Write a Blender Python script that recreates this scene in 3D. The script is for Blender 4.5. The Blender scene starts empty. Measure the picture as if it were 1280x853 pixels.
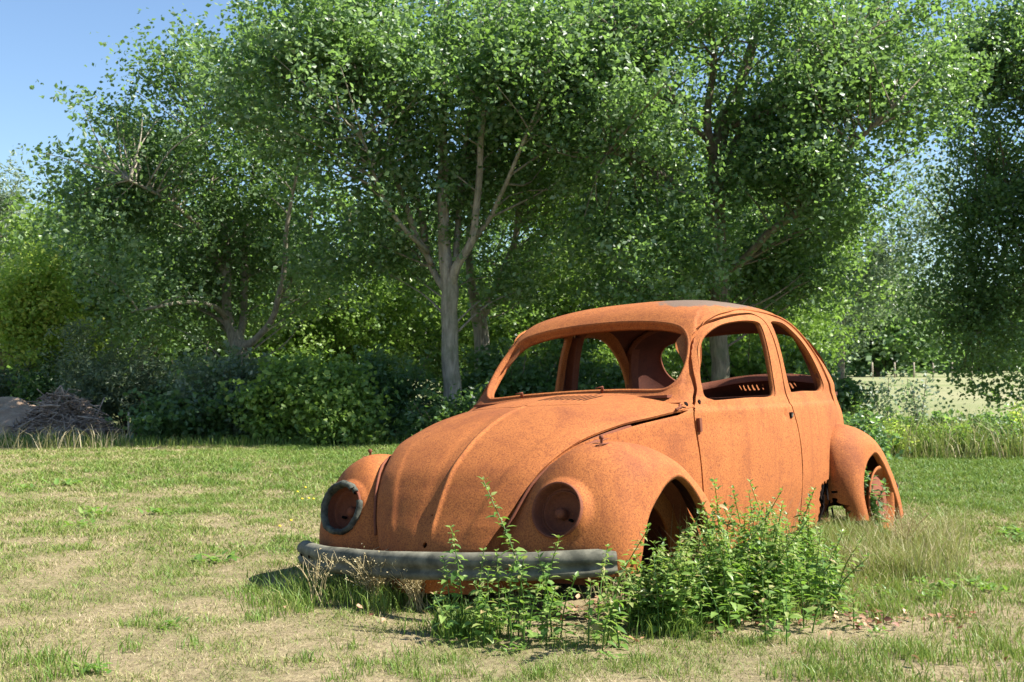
import bpy, math, random
import numpy as np
from mathutils import Matrix, Vector, Euler
R = math.radians
rng = np.random.default_rng(7)
SC = bpy.context.scene
COL = SC.collection

# ------------------------------------------------------------------ camera, sky, sun, exposure
CAMH = 0.92
F_PX, HOR = 1543.6, 456.1
cam = bpy.data.cameras.new('camera')
camo = bpy.data.objects.new('camera', cam)
COL.objects.link(camo)
cam.sensor_width = 36.0
cam.lens = F_PX / 1280 * 36
cam.clip_end = 5000
camo.location = (0, 0, CAMH)
camo.rotation_euler = (R(90) + math.atan((HOR - 426.5) / F_PX), 0, 0)
cam.dof.use_dof = True
cam.dof.focus_distance = 5.2
cam.dof.aperture_fstop = 9.0
SC.camera = camo

SUN_AZ, SUN_EL = -5.0, 48.0          # degrees: azimuth from +X towards +Y, elevation
sun_dir = Vector((math.cos(R(SUN_EL)) * math.cos(R(SUN_AZ)), math.cos(R(SUN_EL)) * math.sin(R(SUN_AZ)), math.sin(R(SUN_EL))))
W = bpy.data.worlds.new('World')
SC.world = W
W.use_nodes = True
nt = W.node_tree
bg = nt.nodes['Background']
sky = nt.nodes.new('ShaderNodeTexSky')
sky.sky_type = 'NISHITA'
sky.sun_disc = False
sky.sun_elevation = R(SUN_EL)
sky.sun_rotation = R(90 - SUN_AZ)
sky.air_density = 1.0
sky.dust_density = 0.15
sky.ozone_density = 4.0
nt.links.new(sky.outputs[0], bg.inputs[0])
bg.inputs[1].default_value = 0.066
sun = bpy.data.lights.new('sun', 'SUN')
sun.energy = 5.0
sun.angle = R(0.5)
sun.color = (1.0, 0.95, 0.87)
suno = bpy.data.objects.new('sun', sun)
suno.rotation_euler = sun_dir.to_track_quat('Z', 'Y').to_euler()
COL.objects.link(suno)
SC.view_settings.view_transform = 'Standard'
SC.view_settings.look = 'None'
SC.view_settings.exposure = 1.55
SC.view_settings.gamma = 1
SC.render.engine = 'CYCLES'
SC.cycles.max_bounces = 6
SC.cycles.transparent_max_bounces = 4
SC.cycles.use_denoising = True


# ------------------------------------------------------------------ helpers
def tag(o, label=None, cat=None, group=None, kind=None):
    if label: o['label'] = label
    if cat: o['category'] = cat
    if group: o['group'] = group
    if kind: o['kind'] = kind
    return o


def empty(name, loc=(0, 0, 0), label=None, cat=None, group=None):
    o = bpy.data.objects.new(name, None)
    o.empty_display_size = 0.1
    o.location = loc
    COL.objects.link(o)
    return tag(o, label, cat, group)


def link(name, me, mats, parent=None):
    for m in (mats if isinstance(mats, (list, tuple)) else [mats]):
        me.materials.append(m)
    o = bpy.data.objects.new(name, me)
    COL.objects.link(o)
    if parent is not None:
        o.parent = parent
    return o


def raw_mesh(name, V, faces, smooth=True, attrs=None, mat_idx=None, normals=None):
    """faces: (n,k) int array of one face size, or a list of such arrays"""
    V = np.asarray(V, np.float32)
    if not isinstance(faces, list):
        faces = [faces]
    faces = [np.asarray(f, np.int32) for f in faces if len(f)]
    me = bpy.data.meshes.new(name)
    nl = sum(f.size for f in faces)
    npoly = sum(len(f) for f in faces)
    me.vertices.add(len(V))
    me.vertices.foreach_set('co', V.ravel())
    me.loops.add(nl)
    me.loops.foreach_set('vertex_index', np.concatenate([f.ravel() for f in faces]))
    me.polygons.add(npoly)
    tot = np.concatenate([np.full(len(f), f.shape[1], np.int32) for f in faces])
    st = np.concatenate([[0], np.cumsum(tot)[:-1]]).astype(np.int32)
    me.polygons.foreach_set('loop_start', st)
    me.polygons.foreach_set('use_smooth', np.full(npoly, smooth))
    if mat_idx is not None:
        me.polygons.foreach_set('material_index', np.asarray(mat_idx, np.int32))
    me.update(calc_edges=True)
    if attrs:
        for k, (dom, val) in attrs.items():
            a = me.attributes.new(k, 'FLOAT', dom)
            a.data.foreach_set('value', np.asarray(val, np.float32).ravel())
    if normals is not None:
        me.normals_split_custom_set_from_vertices(np.asarray(normals, np.float32).tolist())
    return me


class MB:
    """gathers shapes, then links them as one mesh object"""
    def __init__(s):
        s.V = []; s.Q = []; s.T = []; s.n = 0; s.qv = []; s.tv = []

    def add(s, V, Q=None, T=None, val=0.5):
        V = np.asarray(V, float)
        if Q is not None and len(Q):
            Q = np.asarray(Q); s.Q.append(Q + s.n); s.qv.append(np.broadcast_to(val, (len(Q),)))
        if T is not None and len(T):
            T = np.asarray(T); s.T.append(T + s.n); s.tv.append(np.broadcast_to(val, (len(T),)))
        s.V.append(V); s.n += len(V)

    def box(s, c, d, rot=None, val=.5, taper=1.0):
        x, y, z = np.array(d) / 2
        P = np.array([[-x, -y, -z], [x, -y, -z], [x, y, -z], [-x, y, -z], [-x * taper, -y * taper, z], [x * taper, -y * taper, z], [x * taper, y * taper, z], [-x * taper, y * taper, z]])
        if rot is not None:
            P = P @ np.array(Euler(rot).to_matrix()).T
        s.add(P + np.array(c), [[0, 3, 2, 1], [4, 5, 6, 7], [0, 1, 5, 4], [1, 2, 6, 5], [2, 3, 7, 6], [3, 0, 4, 7]], val=val)

    def tube(s, P, r, n=8, cap=True, val=.5, squash=1.0):
        P = np.asarray(P, float); m = len(P)
        r = np.broadcast_to(np.asarray(r, float), (m,))
        T = np.gradient(P, axis=0)
        T /= np.linalg.norm(T, axis=1)[:, None] + 1e-12
        up = np.array([0, 0, 1.]) if abs(T[0, 2]) < .9 else np.array([1., 0, 0])
        V = []
        u = np.cross(T[0], up); u /= np.linalg.norm(u)
        a = np.arange(n) * 2 * np.pi / n
        for i in range(m):
            u = u - T[i] * (u @ T[i]); u /= np.linalg.norm(u) + 1e-12
            w = np.cross(T[i], u)
            V.append(P[i] + r[i] * (np.cos(a)[:, None] * u + np.sin(a)[:, None] * w * squash))
        V = np.concatenate(V)
        i, j = np.meshgrid(np.arange(m - 1), np.arange(n), indexing='ij')
        j2 = (j + 1) % n
        Q = np.stack([i * n + j, i * n + j2, (i + 1) * n + j2, (i + 1) * n + j], -1).reshape(-1, 4)
        Tt = None
        if cap:
            V = np.concatenate([V, P[:1], P[-1:]])
            k = np.arange(n); k2 = (k + 1) % n
            Tt = np.concatenate([np.stack([k2, k, np.full(n, m * n)], -1), np.stack([(m - 1) * n + k, (m - 1) * n + k2, np.full(n, m * n + 1)], -1)])
        s.add(V, Q, Tt, val)

    def revolve(s, prof, c, axis, n=40, val=.5, jit=None, a0=0, a1=2 * np.pi):
        """prof: list of (radius, height along the axis)"""
        ax = Vector(axis).normalized()
        q = np.array(ax.to_track_quat('Z', 'Y').to_matrix())
        full = abs(a1 - a0 - 2 * np.pi) < 1e-6
        a = np.linspace(a0, a1, n, endpoint=not full)
        pr = np.asarray(prof, float); m = len(pr)
        V = []
        for r_, h_ in pr:
            rr = r_ * (jit(a) if jit is not None else 1)
            V.append(np.stack([rr * np.cos(a), rr * np.sin(a), np.full(n, h_)], -1))
        V = np.concatenate(V) @ q.T + np.array(c)
        nn = n if full else n - 1
        i, j = np.meshgrid(np.arange(m - 1), np.arange(nn), indexing='ij')
        j2 = (j + 1) % n
        s.add(V, np.stack([i * n + j, i * n + j2, (i + 1) * n + j2, (i + 1) * n + j], -1).reshape(-1, 4), val=val)

    def build(s, name, mats, parent=None, smooth=True, var=False):
        V = np.concatenate(s.V)
        fs = []; vv = []
        if s.Q: fs.append(np.concatenate(s.Q)); vv.append(np.concatenate(s.qv))
        if s.T: fs.append(np.concatenate(s.T)); vv.append(np.concatenate(s.tv))
        me = raw_mesh(name, V, fs, smooth, {'var': ('FACE', np.concatenate(vv))} if var else None)
        return link(name, me, mats, parent)


def vnoise(P, scale, seed=0):
    """smooth value noise in 2-D or 3-D, 0..1"""
    P = np.asarray(P, float) * scale
    d = P.shape[1]
    i = np.floor(P).astype(np.int64); f = P - i
    f = f * f * (3 - 2 * f)
    out = 0
    for c in range(2 ** d):
        w = np.ones(len(P)); h = np.full(len(P), seed * 7919 + 13, np.int64)
        for k in range(d):
            b = (c >> k) & 1
            w = w * (f[:, k] if b else 1 - f[:, k])
            h = h * 1103515245 + (i[:, k] + b) * (374761393, 668265263, 2147483647)[k]
            h = (h ^ (h >> 13)) & 0x7fffffff
        h = (h * 1274126177) & 0x7fffffff
        h = (h ^ (h >> 16)) & 0xffff
        out = out + w * h / 65535.
    return out


def fbm(P, scale, seed=0, oct=4):
    o = 0; a = .5; t = 0
    for k in range(oct):
        o = o + a * vnoise(P, scale * 2 ** k, seed + k); t += a; a *= .5
    return o / t


def at(u, v, Y):
    """the point at distance Y seen at photo pixel u, v"""
    return np.array([(u - 640) / F_PX * Y, Y, CAMH + (HOR - v) / F_PX * Y])


# ------------------------------------------------------------------ materials
def mat(name):
    m = bpy.data.materials.new(name)
    m.use_nodes = True
    return m, m.node_tree, m.node_tree.nodes['Principled BSDF']


def N(t, kind, **kw):
    n = t.nodes.new(kind)
    for k, v in kw.items():
        setattr(n, k, v)
    return n


def ramp(t, fac, stops, interp='LINEAR'):
    r = N(t, 'ShaderNodeValToRGB')
    e = r.color_ramp.elements
    r.color_ramp.interpolation = interp
    while len(e) < len(stops): e.new(.5)
    for i, (p, c) in enumerate(stops):
        e[i].position = p
        e[i].color = (*c, 1) if len(c) == 3 else c
    t.links.new(fac, r.inputs[0])
    return r.outputs[0]


def noise(t, scale, detail=4, rough=.55, coord=None, dist=0):
    n = N(t, 'ShaderNodeTexNoise')
    n.inputs['Scale'].default_value = scale
    n.inputs['Detail'].default_value = detail
    n.inputs['Roughness'].default_value = rough
    n.inputs['Distortion'].default_value = dist
    if coord is not None: t.links.new(coord, n.inputs['Vector'])
    return n.outputs['Fac']


def mix(t, fac, a, b, mode='MIX'):
    m = N(t, 'ShaderNodeMix', data_type='RGBA', blend_type=mode)
    for i, s in ((0, fac), (6, a), (7, b)):
        if isinstance(s, (int, float)): m.inputs[i].default_value = s
        elif isinstance(s, tuple): m.inputs[i].default_value = (*s, 1)
        else: t.links.new(s, m.inputs[i])
    return m.outputs[2]


def bump(t, h, strength, dist, b):
    n = N(t, 'ShaderNodeBump')
    n.inputs['Strength'].default_value = strength
    n.inputs['Distance'].default_value = dist
    t.links.new(h, n.inputs['Height'])
    t.links.new(n.outputs[0], b.inputs['Normal'])


def rust(name, c1, c2, c3, speck=.6, roof=False):
    m, t, b = mat(name)
    co = N(t, 'ShaderNodeTexCoord').outputs['Object']
    big = noise(t, 2.6, 5, .6, co, .4)
    mid = noise(t, 16, 5, .65, co)
    fine = noise(t, 150, 3, .8, co)
    grit = noise(t, 70, 4, .8, co)
    base = ramp(t, big, [(.30, c2), (.48, c1), (.70, tuple(min(1, x * y) for x, y in zip(c1, (1.08, 1.12, 1.15))))])
    base = mix(t, ramp(t, mid, [(.54, (0, 0, 0)), (.74, (.6, .6, .6))]), base, c2)
    base = mix(t, ramp(t, fine, [(.40, (speck,) * 3), (.54, (0, 0, 0))]), base, c3)
    base = mix(t, ramp(t, grit, [(.56, (0, 0, 0)), (.70, (speck * .6,) * 3)]), base, tuple(min(1, x * y) for x, y in zip(c1, (1.45, 1.6, 1.6))))
    # run-off streaks that go down the panels
    mp = N(t, 'ShaderNodeMapping'); t.links.new(co, mp.inputs[0]); mp.inputs['Scale'].default_value = (26, 26, 1.1)
    st = noise(t, 1.0, 3, .6, mp.outputs[0])
    base = mix(t, ramp(t, st, [(.52, (0, 0, 0)), (.72, (.55, .55, .55))]), base, c2)
    vo = N(t, 'ShaderNodeTexVoronoi'); t.links.new(co, vo.inputs['Vector']); vo.inputs['Scale'].default_value = 17; vo.inputs['Randomness'].default_value = 1
    base = mix(t, ramp(t, vo.outputs['Distance'], [(.035, (.85, .85, .85)), (.075, (0, 0, 0))]), base, c3)
    if roof:
        sp = N(t, 'ShaderNodeSeparateXYZ'); t.links.new(co, sp.inputs[0])
        def rng_(src, c, w):
            a = N(t, 'ShaderNodeMath', operation='SUBTRACT'); t.links.new(src, a.inputs[0]); a.inputs[1].default_value = c
            d = N(t, 'ShaderNodeMath', operation='DIVIDE'); t.links.new(a.outputs[0], d.inputs[0]); d.inputs[1].default_value = w
            p = N(t, 'ShaderNodeMath', operation='MULTIPLY'); t.links.new(d.outputs[0], p.inputs[0]); t.links.new(d.outputs[0], p.inputs[1])
            return p.outputs[0]
        s1 = N(t, 'ShaderNodeMath', operation='ADD'); t.links.new(rng_(sp.outputs[0], 1.25, .55), s1.inputs[0]); t.links.new(rng_(sp.outputs[1], -.38, .24), s1.inputs[1])
        s3 = N(t, 'ShaderNodeMath', operation='ADD'); t.links.new(s1.outputs[0], s3.inputs[0]); t.links.new(rng_(sp.outputs[2], 1.485, .075), s3.inputs[1])
        s2 = N(t, 'ShaderNodeMath', operation='ADD'); t.links.new(s3.outputs[0], s2.inputs[0])
        nn = N(t, 'ShaderNodeMath', operation='MULTIPLY'); t.links.new(mid, nn.inputs[0]); nn.inputs[1].default_value = 1.6; nn.operation = 'MULTIPLY_ADD'; nn.inputs[2].default_value = -.62
        t.links.new(nn.outputs[0], s2.inputs[1])
        base = mix(t, ramp(t, s2.outputs[0], [(.0, (.95,) * 3), (.78, (.9,) * 3), (1.0, (0, 0, 0))]), base, mix(t, grit, (.085, .062, .046), (.17, .13, .098)))
    t.links.new(base, b.inputs['Base Color'])
    b.inputs['Roughness'].default_value = .82
    b.inputs['Specular IOR Level'].default_value = .22
    add = N(t, 'ShaderNodeMath', operation='ADD'); t.links.new(grit, add.inputs[0]); t.links.new(fine, add.inputs[1])
    bump(t, add.outputs[0], .35, .003, b)
    return m


M_RUST = rust('rust_orange', (.358, .118, .031), (.215, .064, .021), (.12, .034, .014), .66, roof=True)
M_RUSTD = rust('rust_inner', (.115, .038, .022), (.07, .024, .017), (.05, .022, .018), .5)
M_RUSTM = rust('rust_brown', (.18, .058, .028), (.11, .034, .020), (.08, .03, .02), .5)


def plain(name, c1, c2, scale=20, rough=.7, bs=.3, bd=.004, spec=.4):
    m, t, b = mat(name)
    co = N(t, 'ShaderNodeTexCoord').outputs['Object']
    n = noise(t, scale, 6, .65, co)
    t.links.new(ramp(t, n, [(.35, c1), (.68, c2)]), b.inputs['Base Color'])
    b.inputs['Roughness'].default_value = rough
    b.inputs['Specular IOR Level'].default_value = spec
    bump(t, n, bs, bd, b)
    return m


M_BUMP = plain('weathered_chrome', (.060, .060, .044), (.20, .19, .14), 14, .75, .35, .003, .2)
M_RUBBER = plain('perished_rubber', (.018, .020, .016), (.10, .105, .08), 30, .7, .5, .006, .2)
M_DARK = plain('black_part_hole_shade', (.005, .004, .004), (.012, .008, .007), 30, .9, spec=.05)  # black small parts, also painted shade for slots and holes
M_SOIL = plain('sandy_earth', (.26, .17, .11), (.50, .37, .26), 5, .95, .8, .05)
M_STICK = plain('grey_dead_wood', (.17, .12, .09), (.46, .37, .30), 9, .9)
M_STAKE = plain('stake_wood', (.22, .18, .13), (.42, .36, .27), 12, .9)


def bark(name, c1, c2):
    m, t, b = mat(name)
    co = N(t, 'ShaderNodeTexCoord').outputs['Object']
    mp = N(t, 'ShaderNodeMapping'); t.links.new(co, mp.inputs[0]); mp.inputs['Scale'].default_value = (1, 1, .22)
    n = noise(t, 22, 6, .7, mp.outputs[0], .6)
    n2 = noise(t, 3.2, 4, .6, co)
    c = ramp(t, n, [(.36, c1), (.62, c2)])
    c = mix(t, ramp(t, n2, [(.50, (0, 0, 0)), (.66, (.6, .6, .6))]), c, (.12, .135, .07))
    t.links.new(c, b.inputs['Base Color'])
    b.inputs['Roughness'].default_value = .9
    bump(t, n, .8, .03, b)
    return m


M_BARK = bark('pale_bark', (.17, .145, .11), (.36, .32, .25))
M_BARKD = bark('brown_bark', (.10, .078, .055), (.26, .205, .145))


def leafmat(name, stops, rough=.42, trans=.38, tcol=(.28, .48, .07), spec=.4, coord_noise=None):
    m, t, b = mat(name)
    at_ = N(t, 'ShaderNodeAttribute'); at_.attribute_name = 'var'
    c = ramp(t, at_.outputs['Fac'], stops)
    t.links.new(c, b.inputs['Base Color'])
    b.inputs['Roughness'].default_value = rough
    b.inputs['Specular IOR Level'].default_value = spec
    tr = N(t, 'ShaderNodeBsdfTranslucent')
    tc = mix(t, .6, c, tcol)
    t.links.new(tc, tr.inputs[0])
    mx = N(t, 'ShaderNodeMixShader'); mx.inputs[0].default_value = trans
    t.links.new(b.outputs[0], mx.inputs[1]); t.links.new(tr.outputs[0], mx.inputs[2])
    t.links.new(mx.outputs[0], t.nodes['Material Output'].inputs[0])
    return m


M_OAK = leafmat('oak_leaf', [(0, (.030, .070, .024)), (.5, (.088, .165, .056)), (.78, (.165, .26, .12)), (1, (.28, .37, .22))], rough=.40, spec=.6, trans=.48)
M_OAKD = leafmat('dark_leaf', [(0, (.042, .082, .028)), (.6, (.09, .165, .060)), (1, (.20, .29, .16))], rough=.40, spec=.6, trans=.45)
M_LIME = leafmat('bright_leaf', [(0, (.075, .14, .028)), (.5, (.15, .24, .045)), (1, (.25, .35, .09))], tcol=(.30, .52, .06))
M_YEL = leafmat('yellowing_leaf', [(0, (.14, .27, .05)), (.5, (.26, .42, .09)), (1, (.50, .52, .14))], tcol=(.55, .70, .08), trans=.55)
M_WIL = leafmat('willow_leaf', [(0, (.09, .13, .08)), (.5, (.17, .22, .14)), (1, (.32, .37, .27))], tcol=(.35, .5, .15))
M_NET = leafmat('nettle_leaf', [(0, (.04, .10, .022)), (.45, (.11, .20, .040)), (.75, (.20, .29, .07)), (.92, (.28, .31, .11)), (1, (.36, .27, .13))], tcol=(.35, .62, .05), trans=.34)
M_GRASS = leafmat('grass_blade', [(0, (.085, .165, .020)), (.35, (.15, .225, .036)), (.55, (.205, .225, .062)), (.75, (.32, .265, .13)), (1, (.48, .40, .25))], rough=.55, trans=.25, tcol=(.35, .48, .08))
M_DRYG = leafmat('dry_grass', [(0, (.16, .15, .05)), (.5, (.38, .31, .15)), (1, (.60, .50, .30))], rough=.6, trans=.2, tcol=(.6, .5, .25))
M_LITTER = leafmat('dead_leaf', [(0, (.10, .035, .018)), (.5, (.24, .10, .05)), (1, (.52, .33, .20))], rough=.6, trans=.1, tcol=(.4, .2, .08))
M_FLOW = leafmat('yellow_petal', [(0, (.75, .50, .02)), (1, (.9, .7, .04))], rough=.6, trans=.2, tcol=(.9, .7, .05))


# ------------------------------------------------------------------ ground
def dryness(P):
    """0 green .. 1 straw"""
    x, y = P[:, 0], P[:, 1]
    n = fbm(P, .8, 3, 4) * .30 + fbm(P, 3.4, 11, 4) * .38 + fbm(P, 13., 17, 3) * .32
    base = .86 + 0 * x
    base = np.where(y > 5.8, base - .26 * np.clip((y - 5.6) / 2.5, 0, 1), base)      # greener towards the trees
    base += .30 * np.clip((-x - 1.6) / 3, 0, 1) * np.clip((y - 5.5) / 3, 0, 1)   # dry on the far left
    base -= .42 * np.clip((x - 1.2) / 2, 0, 1) * np.clip((y - 6.8) / 1.5, 0, 1)
    base -= .38 * np.clip((y - 7.5) / 3, 0, 1) * np.clip((x + 4.5) / 2, 0, 1)       # lush strip behind the car
    return np.clip(base + (n - .5) * 2.7, 0, 1)


def hgt(P):
    h = (fbm(P, .35, 21, 3) - .5) * .08
    f = np.clip((np.hypot(P[:, 0], P[:, 1]) - 2) / 6, 0, 1)
    h2 = (vnoise(P, 5, 5) - .5) * .012
    return h * f + h2 - .004


gx = np.concatenate([-np.geomspace(2600, 9, 34), np.linspace(-8.8, 8.8, 353), np.geomspace(9, 2600, 34)])
gy = np.concatenate([-np.geomspace(400, 1.2, 14), np.linspace(-1, 17, 361), np.geomspace(17.5, 3200, 44)])
GX, GY = np.meshgrid(gx, gy, indexing='ij')
P2 = np.stack([GX.ravel(), GY.ravel()], -1)
gz = hgt(P2) * np.where((np.abs(P2[:, 0]) > 9) | (P2[:, 1] > 17), 0.0, 1)
gv = np.column_stack([P2, gz])
ni, nj = GX.shape
I, J = np.meshgrid(np.arange(ni - 1), np.arange(nj - 1), indexing='ij')
gq = np.stack([I * nj + J, (I + 1) * nj + J, (I + 1) * nj + J + 1, I * nj + J + 1], -1).reshape(-1, 4)
dr = dryness(P2)
m, t, b = mat('lawn_ground')
co = N(t, 'ShaderNodeTexCoord').outputs['Object']
a_ = N(t, 'ShaderNodeAttribute'); a_.attribute_name = 'dry'
fn = noise(t, 34, 6, .75, co)
fn2 = noise(t, 260, 3, .8, co)
f0 = noise(t, .09, 5, .6, co)
near = ramp(t, a_.outputs['Fac'], [(.0, (.06, .10, .022)), (.45, (.15, .15, .06)), (1, (.29, .235, .135))])
near = mix(t, ramp(t, fn, [(.40, (.75,) * 3), (.60, (0, 0, 0))]), near, (.12, .09, .05))
near = mix(t, ramp(t, fn2, [(.52, (0,) * 3), (.68, (.7,) * 3)]), near, (.40, .33, .21))
far = ramp(t, f0, [(.36, (.15, .18, .075)), (.55, (.23, .23, .12)), (.70, (.31, .28, .17))])
sx = N(t, 'ShaderNodeSeparateXYZ'); t.links.new(co, sx.inputs[0])
mr = N(t, 'ShaderNodeMapRange'); t.links.new(sx.outputs[1], mr.inputs[0])
mr.inputs[1].default_value = 16; mr.inputs[2].default_value = 19
t.links.new(mix(t, mr.outputs[0], near, far), b.inputs['Base Color'])
b.inputs['Roughness'].default_value = .95
b.inputs['Specular IOR Level'].default_value = .1
bump(t, fn, .8, .02, b)
ground = link('ground', raw_mesh('ground', gv, gq, True, {'dry': ('POINT', dr)}), m)
tag(ground, kind='structure')

# ------------------------------------------------------------------ the car: surfaces
KZ = np.array([.26, .45, .60, .75, .88, .93, .97, 1.0, 1.05, 1.1, 1.2, 1.3, 1.38, 1.43, 1.465, 1.485, 1.497, 1.502])
KW = np.array([.63, .665, .685, .69, .684, .678, .667, .656, .647, .639, .622, .598, .563, .50, .42, .32, .17, .0])
KF = np.array([-.66, -.66, -.66, -.66, -.66, -.3, .25, .43, .505, .558, .653, .745, .82, .885, .97, 1.06, 1.2, 1.33])
KR = np.array([3.12, 3.11, 3.08, 3.03, 2.96, 2.92, 2.88, 2.86, 2.81, 2.75, 2.6, 2.42, 2.25, 2.11, 1.97, 1.82, 1.6, 1.37])
KPF = np.array([2.2, 2.2, 2.2, 2.2, 2.2, 2.7, 4.5, 7, 8, 8, 8, 7.5, 6, 4.6, 3.2, 2.7, 2.4, 2.2])
KPR = np.array([2.5, 2.5, 2.5, 2.5, 2.6, 2.6, 2.7, 2.8, 3, 3, 3, 3, 2.9, 2.8, 2.7, 2.6, 2.4, 2.2])
XM = 1.34
KS = np.concatenate([[0], np.cumsum(np.hypot(np.diff(KZ), np.diff(KW)))])


def pchip(X, Y, x):
    h = np.diff(X); d = np.diff(Y) / h
    m = np.zeros_like(Y)
    for i in range(1, len(X) - 1):
        if d[i - 1] * d[i] > 0:
            w1 = 2 * h[i] + h[i - 1]; w2 = h[i] + 2 * h[i - 1]
            m[i] = (w1 + w2) / (w1 / d[i - 1] + w2 / d[i])
    m[0] = d[0]; m[-1] = d[-1]
    i = np.clip(np.searchsorted(X, x) - 1, 0, len(h) - 1)
    t = (x - X[i]) / h[i]
    return ((1 + 2 * t) * (1 - t) ** 2 * Y[i] + t * (1 - t) ** 2 * h[i] * m[i] + t * t * (3 - 2 * t) * Y[i + 1] + t * t * (t - 1) * h[i] * m[i + 1])


_s = np.linspace(0, KS[-1], 3000)
_z = pchip(KS, KZ, _s)


def H(x, z):
    """half width of the body at x, z"""
    x = np.asarray(x, float); z = np.asarray(z, float)
    s = np.interp(z, _z, _s)
    w, xf, xr, pf, pr = (pchip(KS, K, s) for K in (KW, KF, KR, KPF, KPR))
    u = np.clip(np.where(x < XM, (XM - x) / (XM - xf), (x - XM) / np.maximum(xr - XM, 1e-6)), 0, 1)
    p = np.where(x < XM, pf, pr)
    return w * (1 - u ** p) ** (1 / p)


def vnormals(V, F):
    n = np.cross(V[F[:, 1]] - V[F[:, 0]], V[F[:, 2]] - V[F[:, 0]])
    out = np.zeros_like(V)
    for k in range(3):
        np.add.at(out, F[:, k], n)
    return out / (np.linalg.norm(out, axis=1)[:, None] + 1e-15)


def clip(V, Nn, F, g):
    """keep the part of a triangle mesh where g > 0"""
    g = np.where(np.abs(g) < 1e-7, 1e-7, g)
    s = g[F] > 0
    c = s.sum(1)
    keep = F[c == 3]
    V2 = [V]; N2 = [Nn]; n = len(V); ed = {}; new = []; nv = []; nn = []
    for tri in F[(c == 1) | (c == 2)]:
        out = []
        for k in range(3):
            a, b_ = int(tri[k]), int(tri[(k + 1) % 3])
            if g[a] > 0: out.append(a)
            if (g[a] > 0) != (g[b_] > 0):
                key = (min(a, b_), max(a, b_))
                if key not in ed:
                    t_ = g[key[0]] / (g[key[0]] - g[key[1]])
                    ed[key] = n + len(nv)
                    nv.append(V[key[0]] * (1 - t_) + V[key[1]] * t_)
                    q = Nn[key[0]] * (1 - t_) + Nn[key[1]] * t_
                    nn.append(q / (np.linalg.norm(q) + 1e-12))
                out.append(ed[key])
        for k in range(1, len(out) - 1):
            new.append((out[0], out[k], out[k + 1]))
    if nv: V2.append(np.array(nv)); N2.append(np.array(nn))
    V = np.concatenate(V2); Nn = np.concatenate(N2)
    F = np.concatenate([keep, np.array(new, int).reshape(-1, 3)])
    used = np.unique(F)
    mp = np.zeros(len(V), int); mp[used] = np.arange(len(used))
    return V[used], Nn[used], mp[F]


def panel(name, V, Nn, F, parent, thick=.012, mats=None, dent=.0012, seed=0):
    """a sheet with thickness: outer skin, inner skin, rims"""
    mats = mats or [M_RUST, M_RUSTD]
    if dent:
        V = V + Nn * ((fbm(V, 5.5, seed, 2) - .5) * 2 * dent * 2)[:, None]
    e = np.concatenate([F[:, [0, 1]], F[:, [1, 2]], F[:, [2, 0]]])
    key = np.sort(e, 1); k1 = key[:, 0].astype(np.int64) * len(V) + key[:, 1]
    u, idx, cnt = np.unique(k1, return_index=True, return_counts=True)
    be = e[idx[cnt == 1]]
    Vi = V - Nn * thick
    n = len(V)
    a, b_ = be[:, 0], be[:, 1]
    rv = np.concatenate([V[a], V[b_], Vi[b_], Vi[a]])
    rn = np.cross(V[b_] - V[a], -Nn[a]) * -1
    rn = rn / (np.linalg.norm(rn, axis=1)[:, None] + 1e-12)
    # rim faces outward from the sheet
    k = len(be)
    base = 2 * n
    rq = np.stack([base + np.arange(k) + k, base + np.arange(k), base + np.arange(k) + 3 * k, base + np.arange(k) + 2 * k], -1)
    fn = np.cross(rv[k:2 * k] - rv[:k], rv[3 * k:] - rv[:k]) * -1
    fn /= np.linalg.norm(fn, axis=1)[:, None] + 1e-12
    VV = np.concatenate([V, Vi, rv]); NN = np.concatenate([Nn, -Nn, fn, fn, fn, fn])
    T = np.concatenate([F, F[:, ::-1] + n])
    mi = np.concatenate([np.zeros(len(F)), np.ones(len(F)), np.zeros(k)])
    me = raw_mesh(name, VV, [T, rq], True, None, mi, NN)
    return link(name, me, mats, parent)


def cr(P, n):
    """Catmull-Rom through the first axis, n points per span"""
    P = np.asarray(P, float)
    E = np.concatenate([[2 * P[0] - P[1]], P, [2 * P[-1] - P[-2]]])
    out = []
    for i in range(len(P) - 1):
        a, b_, c, d = E[i:i + 4]
        for t_ in np.linspace(0, 1, n, endpoint=False):
            out.append(.5 * (2 * b_ + (c - a) * t_ + (2 * a - 5 * b_ + 4 * c - d) * t_ ** 2 + (3 * b_ - a - 3 * c + d) * t_ ** 3))
    out.append(P[-1])
    return np.array(out)


def gridtris(ni, nj, wrap=False):
    nj2 = nj if wrap else nj - 1
    I, J = np.meshgrid(np.arange(ni - 1), np.arange(nj2), indexing='ij')
    J2 = (J + 1) % nj
    a, b_, c, d = I * nj + J, I * nj + J2, (I + 1) * nj + J2, (I + 1) * nj + J
    return np.concatenate([np.stack([a, b_, c], -1).reshape(-1, 3), np.stack([a, c, d], -1).reshape(-1, 3)])


def sdf(P, poly):
    """signed distance to a closed polygon, negative inside"""
    P = np.asarray(P, float); poly = np.asarray(poly, float)
    d = np.full(len(P), 1e9); ins = np.zeros(len(P), bool)
    for a, b_ in zip(poly, np.roll(poly, -1, 0)):
        ab = b_ - a; t_ = np.clip(((P - a) @ ab) / (ab @ ab + 1e-15), 0, 1)
        d = np.minimum(d, np.hypot(*(P - a - t_[:, None] * ab).T))
        c = (a[1] > P[:, 1]) != (b_[1] > P[:, 1])
        xs = (b_[0] - a[0]) * (P[:, 1] - a[1]) / (b_[1] - a[1] + 1e-15) + a[0]
        ins ^= c & (P[:, 0] < xs)
    return np.where(ins, -d, d)


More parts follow.
